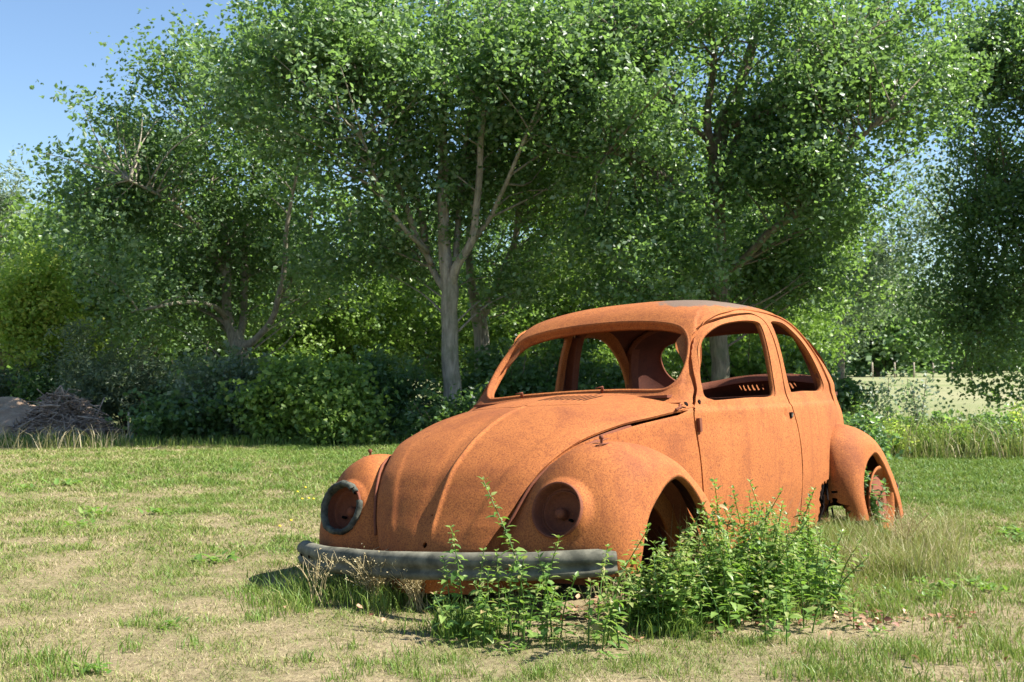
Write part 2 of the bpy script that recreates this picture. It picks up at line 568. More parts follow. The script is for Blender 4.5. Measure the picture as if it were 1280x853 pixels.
def closed_cr(P, n=6):
    P = np.asarray(P, float)
    Q = np.concatenate([P[-2:], P, P[:2]])
    out = []
    for i in range(len(P)):
        a, b_, c, d = Q[i + 1], Q[i + 2], Q[i + 3], Q[(i + 4)] if i + 4 < len(Q) else P[(i + 2) % len(P)]
        for t_ in np.linspace(0, 1, n, endpoint=False):
            out.append(.5 * (2 * b_ + (c - a) * t_ + (2 * a - 5 * b_ + 4 * c - d) * t_ ** 2 + (3 * b_ - a - 3 * c + d) * t_ ** 3))
    return np.array(out)


YAW = 0.60139
car = empty('rusted_car', (0, 0, 0), 'rust-orange abandoned saloon car shell without windows, sunk in weeds on the lawn', 'car')
Rc = Matrix.Rotation(math.hypot(-.06003, -.00072), 4, Vector((-.06003, -.00072, 0)).normalized())
Cc = Vector((-4.35234, -2.9311, 1.1815))
car.matrix_world = Matrix.Translation((0, 0, CAMH)) @ Matrix.Rotation(math.pi / 2 - YAW, 4, 'Z') @ Matrix.Translation(-Cc) @ Rc
CARM = np.array(car.matrix_world)


def c2w(P):
    P = np.atleast_2d(P)
    return P @ CARM[:3, :3].T + CARM[:3, 3]


DOOR = cr([(.50, .34), (.502, .50), (.495, .64), (.480, .78), (.468, .88), (.470, .945), (.51, .980), (.570, 1.035), (.635, 1.137), (.718, 1.246), (.790, 1.306), (.885, 1.352), (1.065, 1.382), (1.25, 1.398), (1.38, 1.402), (1.445, 1.375), (1.470, 1.30), (1.474, 1.15), (1.462, 1.02), (1.462, .93), (1.495, .83), (1.520, .70), (1.530, .55), (1.535, .42)], 5)
DOOR = np.vstack([DOOR, [(1.52, .315), (.52, .315)]])
DWIN = closed_cr([(.600, 1.008), (.620, 1.070), (.675, 1.155), (.734, 1.235), (.808, 1.294), (.925, 1.335), (1.10, 1.357), (1.27, 1.364), (1.362, 1.358), (1.378, 1.33), (1.372, 1.26), (1.362, 1.16), (1.350, 1.07), (1.335, 1.01), (1.290, .987), (1.10, .985), (.88, .984), (.69, .984), (.645, .990)])
QWIN = closed_cr([(1.525, 1.345), (1.54, 1.366), (1.61, 1.371), (1.72, 1.362), (1.82, 1.328), (1.92, 1.268), (2.01, 1.19), (2.075, 1.10), (2.088, 1.04), (2.06, 1.008), (1.98, 1.001), (1.75, 1.001), (1.56, 1.001), (1.53, 1.02), (1.522, 1.08), (1.52, 1.20)])
WS = [(.0, 1.057), (.25, 1.053), (.42, 1.045), (.475, 1.05), (.51, 1.085), (.518, 1.14), (.508, 1.21), (.478, 1.28), (.425, 1.325), (.31, 1.352), (.16, 1.366)]
WS = closed_cr(WS + [(0, 1.370)] + [(-a, b_) for a, b_ in WS[:0:-1]])
RW = [(0, 1.112), (.16, 1.106), (.30, 1.088), (.40, 1.075), (.462, 1.085), (.49, 1.13), (.487, 1.20), (.455, 1.275), (.39, 1.328), (.27, 1.355), (.12, 1.366)]
RW = closed_cr(RW + [(0, 1.368)] + [(-a, b_) for a, b_ in RW[:0:-1]])

# edge of the front lid: x, z with the half width, and the centre line beside it
LE = np.array([(-.622, .11, .405), (-.607, .235, .46), (-.567, .285, .53), (-.52, .325, .60), (-.455, .365, .69), (-.37, .402, .77), (-.2, .462, .86), (.03, .52, .912), (.22, .572, .936), (.42, .612, .957), (.56, .622, .972)])
LC = np.array([(-.634, 0, .40), (-.640, 0, .457), (-.612, 0, .53), (-.570, 0, .60), (-.512, 0, .69), (-.43, 0, .785), (-.27, 0, .888), (-.05, 0, .974), (.18, 0, 1.018), (.43, 0, 1.043), (.58, 0, 1.05)])
LEd, LCd = cr(LE, 26), cr(LC, 26)
_o = np.argsort(LEd[:, 0])


def ze(x): return np.interp(x, LEd[_o, 0], LEd[_o, 2])


# --- body shell grid
S = np.linspace(0, KS[-1], 190)
zz, ww, xf, xr, pf, pr = (pchip(KS, K, S) for K in (KZ, KW, KF, KR, KPF, KPR))
nth = 520
th = np.linspace(0, 2 * np.pi, nth, endpoint=False)


def sp(v, e): return np.sign(v) * np.abs(v) ** e


def quadrant(a_, w_, p_, n):
    """a quarter superellipse from (a, 0) to (0, w), evenly spaced along its length"""
    t_ = np.linspace(0, 1, 1500)
    ph = (1 - np.cos(np.pi * t_)) / 2 * np.pi / 2
    x_ = a_ * np.abs(np.cos(ph)) ** (2 / p_); y_ = w_ * np.abs(np.sin(ph)) ** (2 / p_)
    x_[-1] = 0; y_[0] = 0
    L_ = np.concatenate([[0], np.cumsum(np.hypot(np.diff(x_), np.diff(y_)))])
    q = np.linspace(0, L_[-1], n + 1)
    return np.interp(q, L_, x_), np.interp(q, L_, y_)


nq = nth // 4
BX = np.zeros((len(S), nth)); BY = np.zeros((len(S), nth))
for i in range(len(S)):
    rx, ry = quadrant(xr[i] - XM, max(ww[i], 1e-4), pr[i], nq)
    fx, fy = quadrant(XM - xf[i], max(ww[i], 1e-4), pf[i], nq)
    hx = np.concatenate([XM + rx, (XM - fx[::-1])[1:]]); hy = np.concatenate([ry, fy[::-1][1:]])
    BX[i] = np.concatenate([hx, hx[-2:0:-1]]); BY[i] = np.concatenate([hy, -hy[-2:0:-1]])
BZ = np.broadcast_to(zz[:, None], BX.shape)
# the soft moulding under the windows
BV = np.stack([BX, BY, BZ], -1).reshape(-1, 3)
BF = gridtris(len(S), nth, True)
BN = vnormals(BV, BF)
sgn = np.sign(np.sum(BN * (BV - np.array([1.3, 0, .8])), 1).mean())
if sgn < 0:
    BF = BF[:, ::-1]; BN = -BN
belt = np.clip((BV[:, 2] - .938) / .018, 0, 1) * np.clip((1.43 - BV[:, 2]) / .03, 0, 1) * np.clip((BV[:, 0] - .5) / .08, 0, 1) * np.clip((2.35 - BV[:, 0]) / .2, 0, 1)
side = np.abs(BN[:, 1]) > .3
belt = belt * belt * (3 - 2 * belt)
BV = BV - BN * (belt * .007 * side)[:, None]
BN = vnormals(BV, BF)


def cuts(V, polys):
    g = np.full(len(V), 1e3)
    return g


def xz(V): return V[:, [0, 2]]


def yz(V): return V[:, [1, 2]]


def smin_clip(V, Nn, F, fs):
    for f in fs:
        V, Nn, F = clip(V, Nn, F, f(V))
    return V, Nn, F


def g_ws(V): return np.where((V[:, 0] < 1.25) & (V[:, 2] > .99), sdf(yz(V), WS), 1.)
def g_rw(V): return np.where((V[:, 0] > 1.95), sdf(yz(V), RW), 1.)
def g_q(V): return np.where(np.abs(V[:, 1]) > .3, sdf(xz(V), QWIN), 1.)
def g_door_out(V): return np.maximum(sdf(xz(V), DOOR) - .0055, -sidem(V))
def sidem(V): return np.abs(V[:, 1]) - np.where(V[:, 2] < .95, .2, .2 + (.83 * np.interp(V[:, 2], KZ, KW) - .2) * np.clip((V[:, 2] - .95) / .05, 0, 1))
def g_front(V):
    return np.where(V[:, 0] < .47, ze(V[:, 0]) - .006 - V[:, 2], np.where(V[:, 2] > .96, 1., 1.) * np.maximum(.5, 1))
def g_low(V): return V[:, 2] - (.31 + .02 * (fbm(V[:, :2], 9, 4, 2) - .5))
HOLE = np.array([(2.07, .74), (2.045, .70), (2.052, .66), (2.02, .60), (1.985, .60), (1.975, .555), (1.94, .565), (1.925, .535), (1.86, .53), (1.84, .54), (1.80, .47), (1.83, .40), (1.80, .30), (2.2, .30), (2.2, .60), (2.10, .70)])
def g_hole(V): return np.where(V[:, 1] < -.3, sdf(xz(V) + .012 * np.stack([np.sin(V[:, 2] * 160 + np.sin(V[:, 0] * 90)), np.sin(V[:, 0] * 140)], -1), HOLE), 1.)
def g_arch(V):
    a = np.hypot(V[:, 0] + .03, V[:, 2] - .30) - .33
    b2 = np.hypot(V[:, 0] - 2.4, V[:, 2] - .30) - .33
    return np.where(np.abs(V[:, 1]) > .25, np.minimum(a, b2), 1.)
def g_slots(V):
    g = np.full(len(V), 1.)
    for s2 in (-1, 1):
        for k in range(7):
            y0 = s2 * .10 + (k - 3) * .026
            g = np.where(V[:, 0] > 2.3, np.minimum(g, np.maximum(np.abs(V[:, 1] - y0) - .006, np.abs(V[:, 2] - 1.055) - .020)), g)
    return g


v, n, f = BV, BN, BF
# far enough forward and high: removed where the lid lies
keep = lambda V: np.where(V[:, 2] > .99, 1., np.where(V[:, 0] < .46, np.minimum(ze(V[:, 0]) - .004 - .014 * np.clip((V[:, 0] + .35) / .3, 0, 1) * np.clip((.46 - V[:, 0]) / .08, 0, 1) - V[:, 2], 1.), .5))
v, n, f = smin_clip(v, n, f, [g_low, keep, g_ws, g_rw, g_q, g_door_out, g_hole, g_arch, g_slots])
body = panel('body_shell', v, n, f, car, .014, seed=3)

# --- doors
for s in (-1, 1):
    v, n, f = smin_clip(BV, BN, BF, [lambda V: V[:, 1] * s - .2, lambda V: sidem(V), lambda V: -sdf(xz(V), DOOR) - .0055, lambda V: sdf(xz(V), DWIN)])
    # dimple round the handle
    if s < 0:
        d = np.hypot((v[:, 0] - 1.365) / .8, v[:, 2] - .897)
        v = v - n * (.012 * np.exp(-(d / .022) ** 2))[:, None]
        n = vnormals(v, f) * .7 + n * .3; n /= np.linalg.norm(n, axis=1)[:, None]
    door = panel('door', v, n, f, car, .014, seed=9)
    hp = MB()
    if s < 0:
        Pp = lambda x, z, o=0.: np.array([x, s * (float(H(x, z)) + o), z])
        hp.box(Pp(1.422, .895, .001), (.030, .012, .026))
        hd = hp.build('handle_plate', M_DARK, door, False)
        lk = MB(); lk.box(Pp(1.418, .893, .008), (.012, .006, .013)); lk.box(Pp(1.424, .898, .010), (.006, .006, .012), (0, .6, 0)); lk.build('latch', M_BUMP, door, False)
        hg = MB(); hg.box(Pp(.492, .885, .004), (.022, .02, .058)); hg.tube([Pp(.482, .855, .012), Pp(.482, .915, .012)], .006); hg.build('hinge', M_RUSTM, door, False)
        gr = MB(); gr.revolve([(.0, .003), (.011, .003), (.013, .0), (.0, -.002)], Pp(.548, .982, -.006), (0, s, .15), 16); gr.build('grommet', M_DARK, door)
    # folded reveal round the window
    fr = MB()
    L = len(DWIN); cen = DWIN.mean(0)
    dn = (cen - DWIN); dn /= np.linalg.norm(dn, axis=1)[:, None]
    rings = []
    for off, dep in ((-.004, .006), (.006, .012), (.007, .030), (-.012, .036), (-.030, .036)):
        Q = DWIN + dn * off
        rings.append(np.stack([Q[:, 0], s * (H(Q[:, 0], Q[:, 1]) - .004 - dep), Q[:, 1]], -1))
    Vr = np.concatenate(rings); k = len(rings)
    I, J = np.meshgrid(np.arange(k - 1), np.arange(L), indexing='ij')
    Qr = np.stack([I * L + J, I * L + (J + 1) % L, (I + 1) * L + (J + 1) % L, (I + 1) * L + J], -1).reshape(-1, 4)
    fr.add(Vr, Qr)
    fr.build('window_frame', M_RUST, door)


def side_ring(poly, s, name):
    fr = MB(); L = len(poly); cen = poly.mean(0)
    dn = (cen - poly); dn /= np.linalg.norm(dn, axis=1)[:, None]
    rings = []
    for off, dep in ((-.004, .006), (.007, .012), (.009, .034), (-.015, .042), (-.035, .042)):
        Q = poly + dn * off
        rings.append(np.stack([Q[:, 0], s * (H(Q[:, 0], Q[:, 1]) - .004 - dep), Q[:, 1]], -1))
    k = len(rings)
    I, J = np.meshgrid(np.arange(k - 1), np.arange(L), indexing='ij')
    fr.add(np.concatenate(rings), np.stack([I * L + J, I * L + (J + 1) % L, (I + 1) * L + (J + 1) % L, (I + 1) * L + J], -1).reshape(-1, 4))
    return fr.build(name, M_RUST, car)


side_ring(QWIN, -1, 'quarter_window_frame')
side_ring(QWIN, 1, 'quarter_window_frame')


def x_on(y, z, front):
    """x of the body at y, z on the windscreen or the rear"""
    lo = np.full(len(y), XM); s = np.interp(z, _z, _s)
    w, xf_, xr_, pf_, pr_ = (pchip(KS, K, s) for K in (KW, KF, KR, KPF, KPR))
    if front: return XM - (XM - xf_) * (1 - np.clip(np.abs(y) / w, 0, 1) ** pf_) ** (1 / pf_)
    return XM + (xr_ - XM) * (1 - np.clip(np.abs(y) / w, 0, 1) ** pr_) ** (1 / pr_)


def end_ring(poly, front, name, steps, m_):
    fr = MB(); L = len(poly)
    tn = np.roll(poly, -1, 0) - np.roll(poly, 1, 0)
    dn = np.stack([-tn[:, 1], tn[:, 0]], -1); dn /= np.linalg.norm(dn, axis=1)[:, None]
    if np.sum(dn * (poly.mean(0) - poly)) < 0: dn = -dn
    x0 = x_on(poly[:, 0], poly[:, 1], front)
    sgnx = 1 if front else -1
    rings = []
    for off, dep in steps:
        Q = poly + dn * off
        rings.append(np.stack([x0 + sgnx * (dep + off * .0), Q[:, 0], Q[:, 1] - (dep * .5 if front else 0)], -1))
    k = len(rings)
    I, J = np.meshgrid(np.arange(k - 1), np.arange(L), indexing='ij')
    fr.add(np.concatenate(rings), np.stack([I * L + J, I * L + (J + 1) % L, (I + 1) * L + (J + 1) % L, (I + 1) * L + J], -1).reshape(-1, 4))
    return fr.build(name, m_, car)


end_ring(WS, True, 'windscreen_frame', ((-.016, -.004), (-.011, -.010), (-.004, -.009), (.002, -.002), (.004, .012), (.013, .014), (.014, .030), (-.02, .045), (-.05, .05)), M_RUST)
end_ring(RW, False, 'rear_window_frame', ((-.012, -.004), (-.004, -.006), (.004, .006), (.012, .010), (.012, .03), (-.03, .04)), M_RUSTM)

# --- front lid and scuttle: one surface, cut along the lid's rear edge
NV = 361
aa = np.linspace(-1, 1, NV)
am = R(66)
LV = []
for i in range(len(LEd)):
    E, C = LEd[i], LCd[i]
    an = aa * am
    yy = E[1] * np.sin(an) / math.sin(am)
    w = (np.cos(an) - math.cos(am)) / (1 - math.cos(am))
    P = np.stack([E[0] + (C[0] - E[0]) * w, yy, E[2] + (C[2] - E[2]) * w], -1)
    LV.append(P)
LV = np.array(LV); nL = len(LV)
LV = LV.reshape(-1, 3)
LF = gridtris(nL, NV)
LN = vnormals(LV, LF)
if np.sum(LN[:, 2]) < 0: LF = LF[:, ::-1]; LN = -LN
ti = np.repeat(np.linspace(0, 1, nL), NV)
yv = LV[:, 1]
fade = np.clip((ti - .16) / .10, 0, 1) * np.clip((.86 - ti) / .2, 0, 1)
fade = fade * fade * (3 - 2 * fade)
disp = .008 * np.exp(-((yv + .018) / .011) ** 2) * fade - .0035 * np.exp(-((yv - .045) / .03) ** 2) * fade
cy_ = np.interp(LV[:, 0], [-.64, -.56, -.46, -.32, -.2, .05], [.15, .20, .26, .315, .335, .355])                       # the flanking creases open towards the screen
fl = (np.abs(yv) - cy_)
fade2 = np.clip((ti - .14) / .1, 0, 1) * np.clip((.66 - ti) / .2, 0, 1)
disp += .0055 * (1 / (1 + np.exp(-fl / .006)) - 1 / (1 + np.exp(-(fl - .09) / .035))) * fade2
disp += .004 * np.exp(-((np.abs(yv) - .02) / .03) ** 2) * fade2 * 0
LV = LV + LN * disp[:, None]
LN = vnormals(LV, LF)
# rear edge of the lid
def xh(y): return .080 + .09 * np.abs(y / .33) ** 2 + np.clip(np.abs(y) - .33, 0, 1) ** 2 * 60
def g_lid(V): return (xh(V[:, 1]) - .003) - V[:, 0]
def g_sc(V): return V[:, 0] - (xh(V[:, 1]) + .003)
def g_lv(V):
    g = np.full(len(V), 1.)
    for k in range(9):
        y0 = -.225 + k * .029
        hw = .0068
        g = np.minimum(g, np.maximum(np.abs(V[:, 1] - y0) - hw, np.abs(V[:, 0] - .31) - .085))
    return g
def g_holes(V):
    g = np.full(len(V), 1.)
    for (yc, zc, r_) in ((.0, .492, .011), (.004, .60, .004), (.0, .575, .003)):
        g = np.minimum(g, np.where(V[:, 0] < -.4, np.hypot(V[:, 1] - yc, V[:, 2] - zc) - r_, 1))
    return g
v, n, f = smin_clip(LV, LN, LF, [g_lid, g_holes])
lid = panel('front_lid', v, n, f, car, .010, seed=12, dent=.0016)
v, n, f = smin_clip(LV, LN, LF, [g_sc, g_lv, lambda V: .485 + .0 * V[:, 0] - V[:, 0]])
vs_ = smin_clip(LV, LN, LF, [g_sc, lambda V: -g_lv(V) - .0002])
sc = panel('scuttle_panel', v, n, f, car, .003, seed=13)
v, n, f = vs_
panel('louvre_slot_shade', v + n * .0004, n, f, sc, .002, mats=[M_DARK, M_DARK], seed=13)  # black inlays just above the slots, painted in place of their shade
# drain channel beside the lid (dark gap and inner strip)
for s in (-1, 1):
    gt = MB()
    E = LEd[13:-70].copy()
    E[:, 1] *= s
    o1 = E + np.array([.0, s * -.012, -.016]); o2 = E + np.array([0, s * .004, -.030]); o3 = E + np.array([0, s * .016, -.020]); o4 = E + np.array([.0, s * .022, -.034])
    for o_ in (o1, o2, o3, o4): o_[:, 1] = s * np.minimum(np.abs(o_[:, 1]), H(o_[:, 0], o_[:, 2]) + .002)
    Vg = np.concatenate([o1, o2, o3, o4]); L = len(E)
    I, J = np.meshgrid(np.arange(3), np.arange(L - 1), indexing='ij')
    gt.add(Vg, np.stack([I * L + J, I * L + J + 1, (I + 1) * L + J + 1, (I + 1) * L + J], -1).reshape(-1, 4))
    gt.build('drain_channel', M_RUSTM, car)
hk = MB(); hk.tube(cr([(.35, -.603, .955), (.37, -.612, .965), (.385, -.606, .975), (.40, -.602, .962)], 5), .006); hk.build('lid_hinge_bolt', M_RUSTM, car)
for p0, p1 in (((.485, -.17, 1.052), (.455, -.19, 1.072)), ((.485, .27, 1.048), (.46, .25, 1.066))):
    wp = MB(); wp.tube([p0, p1], [.009, .005], 10); wp.tube([np.array(p1), np.array(p1) + np.array([-.01, .03, -.004])], .003, 6); wp.build('wiper_spindle', M_RUSTM, car)
gm = MB(); gm.revolve([(.0, .003), (.010, .003), (.012, 0)], (.435, -.611, .978), (-.15, -.8, .55), 16); gm.build('grommet', M_DARK, car)

# --- wings
FR = {0: [(-.56, .20, .36), (-.585, .32, .37), (-.58, .46, .37), (-.54, .60, .37), (-.46, .72, .37), (-.375, .775, .38)],
      1: [(-.54, .23, .50), (-.580, .35, .48), (-.585, .48, .47), (-.550, .61, .46), (-.468, .73, .45), (-.355, .785, .44)],
      2: [(-.47, .29, .62), (-.535, .39, .61), (-.545, .51, .60), (-.515, .63, .58), (-.437, .742, .55), (-.315, .785, .52)],
      3: [(-.40, .34, .71), (-.455, .43, .735), (-.465, .53, .735), (-.445, .64, .70), (-.38, .742, .645), (-.26, .785, .59)],
      4: [(-.29, .40, .77), (-.34, .48, .82), (-.345, .565, .825), (-.33, .67, .785), (-.285, .752, .715), (-.185, .785, .645)],
      5: [(-.15, .45, .79), (-.18, .53, .845), (-.185, .61, .847), (-.18, .69, .81), (-.16, .757, .752), (-.10, .785, .69)],
      6: [(.02, .51, .77), (.02, .575, .812), (.02, .64, .815), (.01, .705, .79), (0, .763, .752), (0, .785, .705)],
      7: [(.19, .56, .70), (.195, .61, .722), (.19, .665, .724), (.175, .72, .705), (.15, .764, .68), (.11, .785, .65)],
      8: [(.34, .61, .58), (.35, .645, .602), (.34, .685, .602), (.32, .73, .592), (.28, .768, .575), (.21, .785, .55)],
      9: [(.47, .62, .45), (.48, .66, .46), (.46, .70, .458), (.43, .738, .45), (.37, .77, .44), (.29, .785, .42)],
      10: [(.56, .62, .34), (.56, .66, .34), (.53, .70, .34), (.49, .738, .34), (.42, .77, .34), (.33, .785, .335)]}
RR = {0: [(2.03, .60, .32), (2.01, .66, .31), (2.03, .71, .31), (2.07, .76, .31), (2.11, .785, .31), (2.16, .79, .30)],
      1: [(1.99, .61, .45), (1.97, .67, .45), (1.985, .72, .45), (2.02, .765, .44), (2.06, .787, .44), (2.11, .79, .43)],
      2: [(1.98, .61, .60), (1.96, .675, .60), (1.98, .725, .595), (2.02, .767, .58), (2.07, .787, .56), (2.125, .79, .535)],
      3: [(2.01, .59, .72), (2.0, .655, .74), (2.03, .71, .735), (2.07, .757, .70), (2.12, .785, .65), (2.175, .79, .60)],
      4: [(2.12, .56, .79), (2.13, .63, .815), (2.15, .695, .805), (2.18, .752, .76), (2.21, .783, .705), (2.25, .79, .64)],
      5: [(2.3, .53, .79), (2.3, .61, .81), (2.31, .68, .80), (2.32, .745, .76), (2.33, .78, .71), (2.35, .79, .655)],
      6: [(2.5, .47, .76), (2.5, .57, .785), (2.5, .655, .765), (2.49, .73, .72), (2.47, .775, .665), (2.45, .79, .60)],
      7: [(2.68, .40, .69), (2.68, .53, .715), (2.68, .63, .69), (2.66, .715, .64), (2.61, .765, .58), (2.56, .785, .515)],
      8: [(2.82, .32, .58), (2.83, .47, .60), (2.82, .595, .575), (2.79, .695, .535), (2.73, .76, .48), (2.65, .782, .42)],
      9: [(2.92, .25, .45), (2.93, .43, .45), (2.92, .57, .44), (2.88, .685, .41), (2.81, .757, .37), (2.71, .78, .335)],
      10: [(2.96, .22, .32), (2.98, .42, .32), (2.97, .56, .31), (2.93, .68, .295), (2.86, .755, .27), (2.745, .78, .255)]}
HL = np.array([-.508, .53, .618]); HA = np.array([-.955, .03, .27]); HA /= np.linalg.norm(HA)


def wing(D, s, name, light):
    G = np.array([D[k] for k in sorted(D)], float)
    # rolled lip: two more rails going inward from the arch edge
    e = G[:, -1]; prev = G[:, -2]
    t_ = (e - prev); t_ /= np.linalg.norm(t_, axis=1)[:, None]
    l1 = e + t_ * .014 + np.array([0, -.010, 0]); l2 = e + t_ * .012 + np.array([0, -.034, 0])
    A = cr(G, 18)
    A = np.swapaxes(cr(np.swapaxes(A, 0, 1), 14), 0, 1)
    lA, lB = cr(l1, 18), cr(l2, 18)
    A = np.concatenate([A, lA[:, None], lB[:, None]], 1)
    # light smoothing
    if light:
        A[..., 0] += .035 * np.clip((-.25 - A[..., 0]) / .3, 0, 1)
        if s > 0: A[..., 2] -= .030 * np.exp(-((A[..., 0] + .12) / .26) ** 2) * np.clip((A[..., 2] - .6) / .15, 0, 1)
    for _ in range(6):
        B = A.copy()
        B[1:-1, 1:-3] = (A[1:-1, 1:-3] * 2 + A[:-2, 1:-3] + A[2:, 1:-3] + A[1:-1, :-4] + A[1:-1, 2:-2]) / 6
        A = B
    ni_, nj_ = A.shape[:2]
    V = A.reshape(-1, 3).copy()
    V[:, 1] *= s
    F = gridtris(ni_, nj_)
    Nn = vnormals(V, F)
    ref = V - np.array([np.mean(V[:, 0]), s * .3, .3])
    if np.sum(Nn * ref) < 0: F = F[:, ::-1]; Nn = -Nn
    if light:
        c = HL * [1, s, 1]; ax = HA * [1, s, 1]
        d = V - c; h = d @ ax; rad = np.linalg.norm(d - h[:, None] * ax, axis=1)
        # swell the sheet into a lamp nacelle, then cut the round opening
        k = np.clip((.132 - rad) / .036, 0, 1); k = k * k * (3 - 2 * k) * (h < .12)
        V = V + (k * (-.004 - h))[:, None] * ax * (np.abs(h) < .16)[:, None]
        Nn = vnormals(V, F)
        V, Nn, F = clip(V, Nn, F, np.where(np.abs((V - c) @ ax) < .2, rad - .099, 1.))
    elif s < 0:
        TE = np.array([(1.9, .555), (1.945, .53), (1.95, .49), (1.965, .47), (1.97, .43), (2.01, .39), (2.03, .345), (2.07, .2), (1.7, .2), (1.7, .555)])
        V, Nn, F = clip(V, Nn, F, sdf(xz(V) + .006 * np.stack([np.sin(V[:, 2] * 170), np.sin(V[:, 0] * 130)], -1), TE))
    o = panel(name, V, Nn, F, car, .008, seed=20 + s, dent=.0016)
    return o


for s in (-1, 1):
    w_ = wing(FR, s, 'front_wing', True)
    wing(RR, s, 'rear_wing', False)
    c = HL * [1, s, 1]; ax = HA * [1, s, 1]
    # lamp bucket
    lm = MB()
    lm.revolve([(.106, -.012), (.105, .003), (.102, .006), (.098, .003), (.096, -.008), (.093, -.024), (.089, -.048)], c, ax, 56)
    lr = lm.build('lamp_rim', M_RUSTM, w_)
    bw = MB()
    bw.revolve([(.097, -.012), (.092, -.044), (.080, -.047), (.078, -.040), (.075, -.042), (.073, -.054), (.064, -.066), (.044, -.076), (.022, -.081), (.0, -.082)], c, ax, 48)
    bw.build('lamp_bowl', M_RUSTM, w_)
    so = MB()
    oc = c + np.array([0, s * -.012, -.006])
    so.revolve([(.021, -.075), (.022, -.045), (.018, -.036), (.008, -.032), (0, -.031)], oc, ax, 20)
    so.build('bulb_socket', M_RUSTM, w_)
    cl = MB(); cl.revolve([(.006, -.06), (.006, -.04), (0, -.038)], c + np.array([0, s * .032 * 1, -.03]), ax, 10); cl.build('lamp_clip', M_DARK, w_)
    if s > 0:
        rb = MB()
        jit = lambda a: 1 + .018 * np.sin(a * 5 + .7) + .012 * np.sin(a * 13) + .008 * np.sin(a * 29 + 1)
        q0 = 2 * np.pi * .06
        rb.revolve([(.112, -.004), (.113, .008), (.107, .015), (.098, .016), (.091, .011), (.088, .004), (.090, -.012)], c, ax, 90, jit=jit, a0=q0 + .35, a1=q0 + 2 * np.pi - .06)
        rb.revolve([(.106, .002), (.112, .014), (.101, .026), (.092, .024), (.088, .010)], c + ax * .003, ax, 30, jit=jit, a0=.9, a1=2.35)
        rb.build('rubber_seal', M_RUBBER, w_)
    # turn-signal bolt stump on the wing
    bt = MB()
    bx = np.array([-.25, s * .585, .846 if s < 0 else .818])
    bt.revolve([(.0, .032), (.007, .032), (.009, .024), (.009, .018), (.005, .016), (.005, .0)], bx, (0, 0, 1), 12)
    bt.tube(cr([bx + [-.045, 0, -.006], bx + [-.02, s * .02, -.001], bx + [.03, s * .015, -.001], bx + [.05, 0, -.002]], 5), .003, 6)
    bt.build('indicator_bolt', M_RUSTM, w_)
    # bead along the wing joint
    J = cr(np.array([(np.array(FR[k][0]) * .42 + np.array(FR[k][1]) * .58) for k in sorted(FR)]), 8)
    J = J[10:]
    J[:, 1] = s * J[:, 1]
    bd = MB(); bd.tube(J + np.array([0, 0, -.004]), .006, 6); bd.build('wing_bead', M_RUSTM, car)

# ragged metal by the rear wing, painted black for the shade inside the hole
rg = MB()
for k in range(26):
    x = rng.uniform(1.84, 2.05); z = rng.uniform(.33, .62)
    a = rng.uniform(-.5, .5)
    rg.box((x, -.625 - rng.uniform(0, .03), z), (rng.uniform(.008, .03), .004, rng.uniform(.03, .13)), (rng.uniform(-.3, .3), a, 0))
rg.build('ragged_inner_metal', M_DARK, car, False)

# roof drip rails
for s in (-1, 1):
    L = [(.815, 1.330), (.86, 1.358), (.955, 1.388), (1.08, 1.406), (1.25, 1.424), (1.42, 1.424), (1.60, 1.414), (1.76, 1.392), (1.90, 1.342), (2.03, 1.262), (2.14, 1.165), (2.20, 1.07), (2.225, .98), (2.235, .92)]
    L = cr(np.array(L), 6)
    P = np.stack([L[:, 0], s * (H(L[:, 0], L[:, 1]) + .0005), L[:, 1]], -1)
    dr_ = MB(); dr_.tube(P, np.interp(np.linspace(0, 1, len(P)), [0, .08, .9, 1], [.001, .0055, .005, .002]), 8)
    dr_.build('drip_rail', M_RUST, car)

# inside: floor, inner side panels, dash, bulkhead, roof bows, wheel houses
inn = MB()
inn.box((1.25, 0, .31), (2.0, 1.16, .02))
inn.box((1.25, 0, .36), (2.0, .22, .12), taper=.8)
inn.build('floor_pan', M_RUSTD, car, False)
ds = MB()
for i in range(1):
    ds.box((.60, 0, .90), (.03, 1.08, .24)); ds.box((.52, 0, 1.015), (.16, 1.04, .012))
ds.build('dashboard', M_RUSTM, car, False)
bk = MB()
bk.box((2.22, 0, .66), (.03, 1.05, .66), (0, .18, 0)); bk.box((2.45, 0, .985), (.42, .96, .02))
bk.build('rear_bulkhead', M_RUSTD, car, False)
for s in (-1, 1):
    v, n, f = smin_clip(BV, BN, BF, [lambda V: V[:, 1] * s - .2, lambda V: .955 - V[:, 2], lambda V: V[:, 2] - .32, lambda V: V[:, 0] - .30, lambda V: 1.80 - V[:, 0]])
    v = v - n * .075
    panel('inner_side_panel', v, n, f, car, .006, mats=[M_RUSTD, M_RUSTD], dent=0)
    for x0, x1, nm in ((1.475, 1.465, 'door_pillar'), (2.16, 2.02, 'rear_pillar')):
        zl = np.linspace(.95, 1.36 if x0 < 1.6 else 1.30, 12)
        xl = np.linspace(x0, x1, 12)
        rows = []
        for dx, dp in ((-.032, .020), (-.032, .060), (.032, .060), (.032, .020)):
            rows.append(np.stack([xl + dx, s * (H(xl + dx, zl) - dp), zl], -1))
        pb = MB(); L = 12
        I, J = np.meshgrid(np.arange(4), np.arange(L - 1), indexing='ij')
        pb.add(np.concatenate(rows), np.stack([I * L + J, I * L + J + 1, ((I + 1) % 4) * L + J + 1, ((I + 1) % 4) * L + J], -1).reshape(-1, 4))
        pb.build(nm, M_RUSTM, car, False)
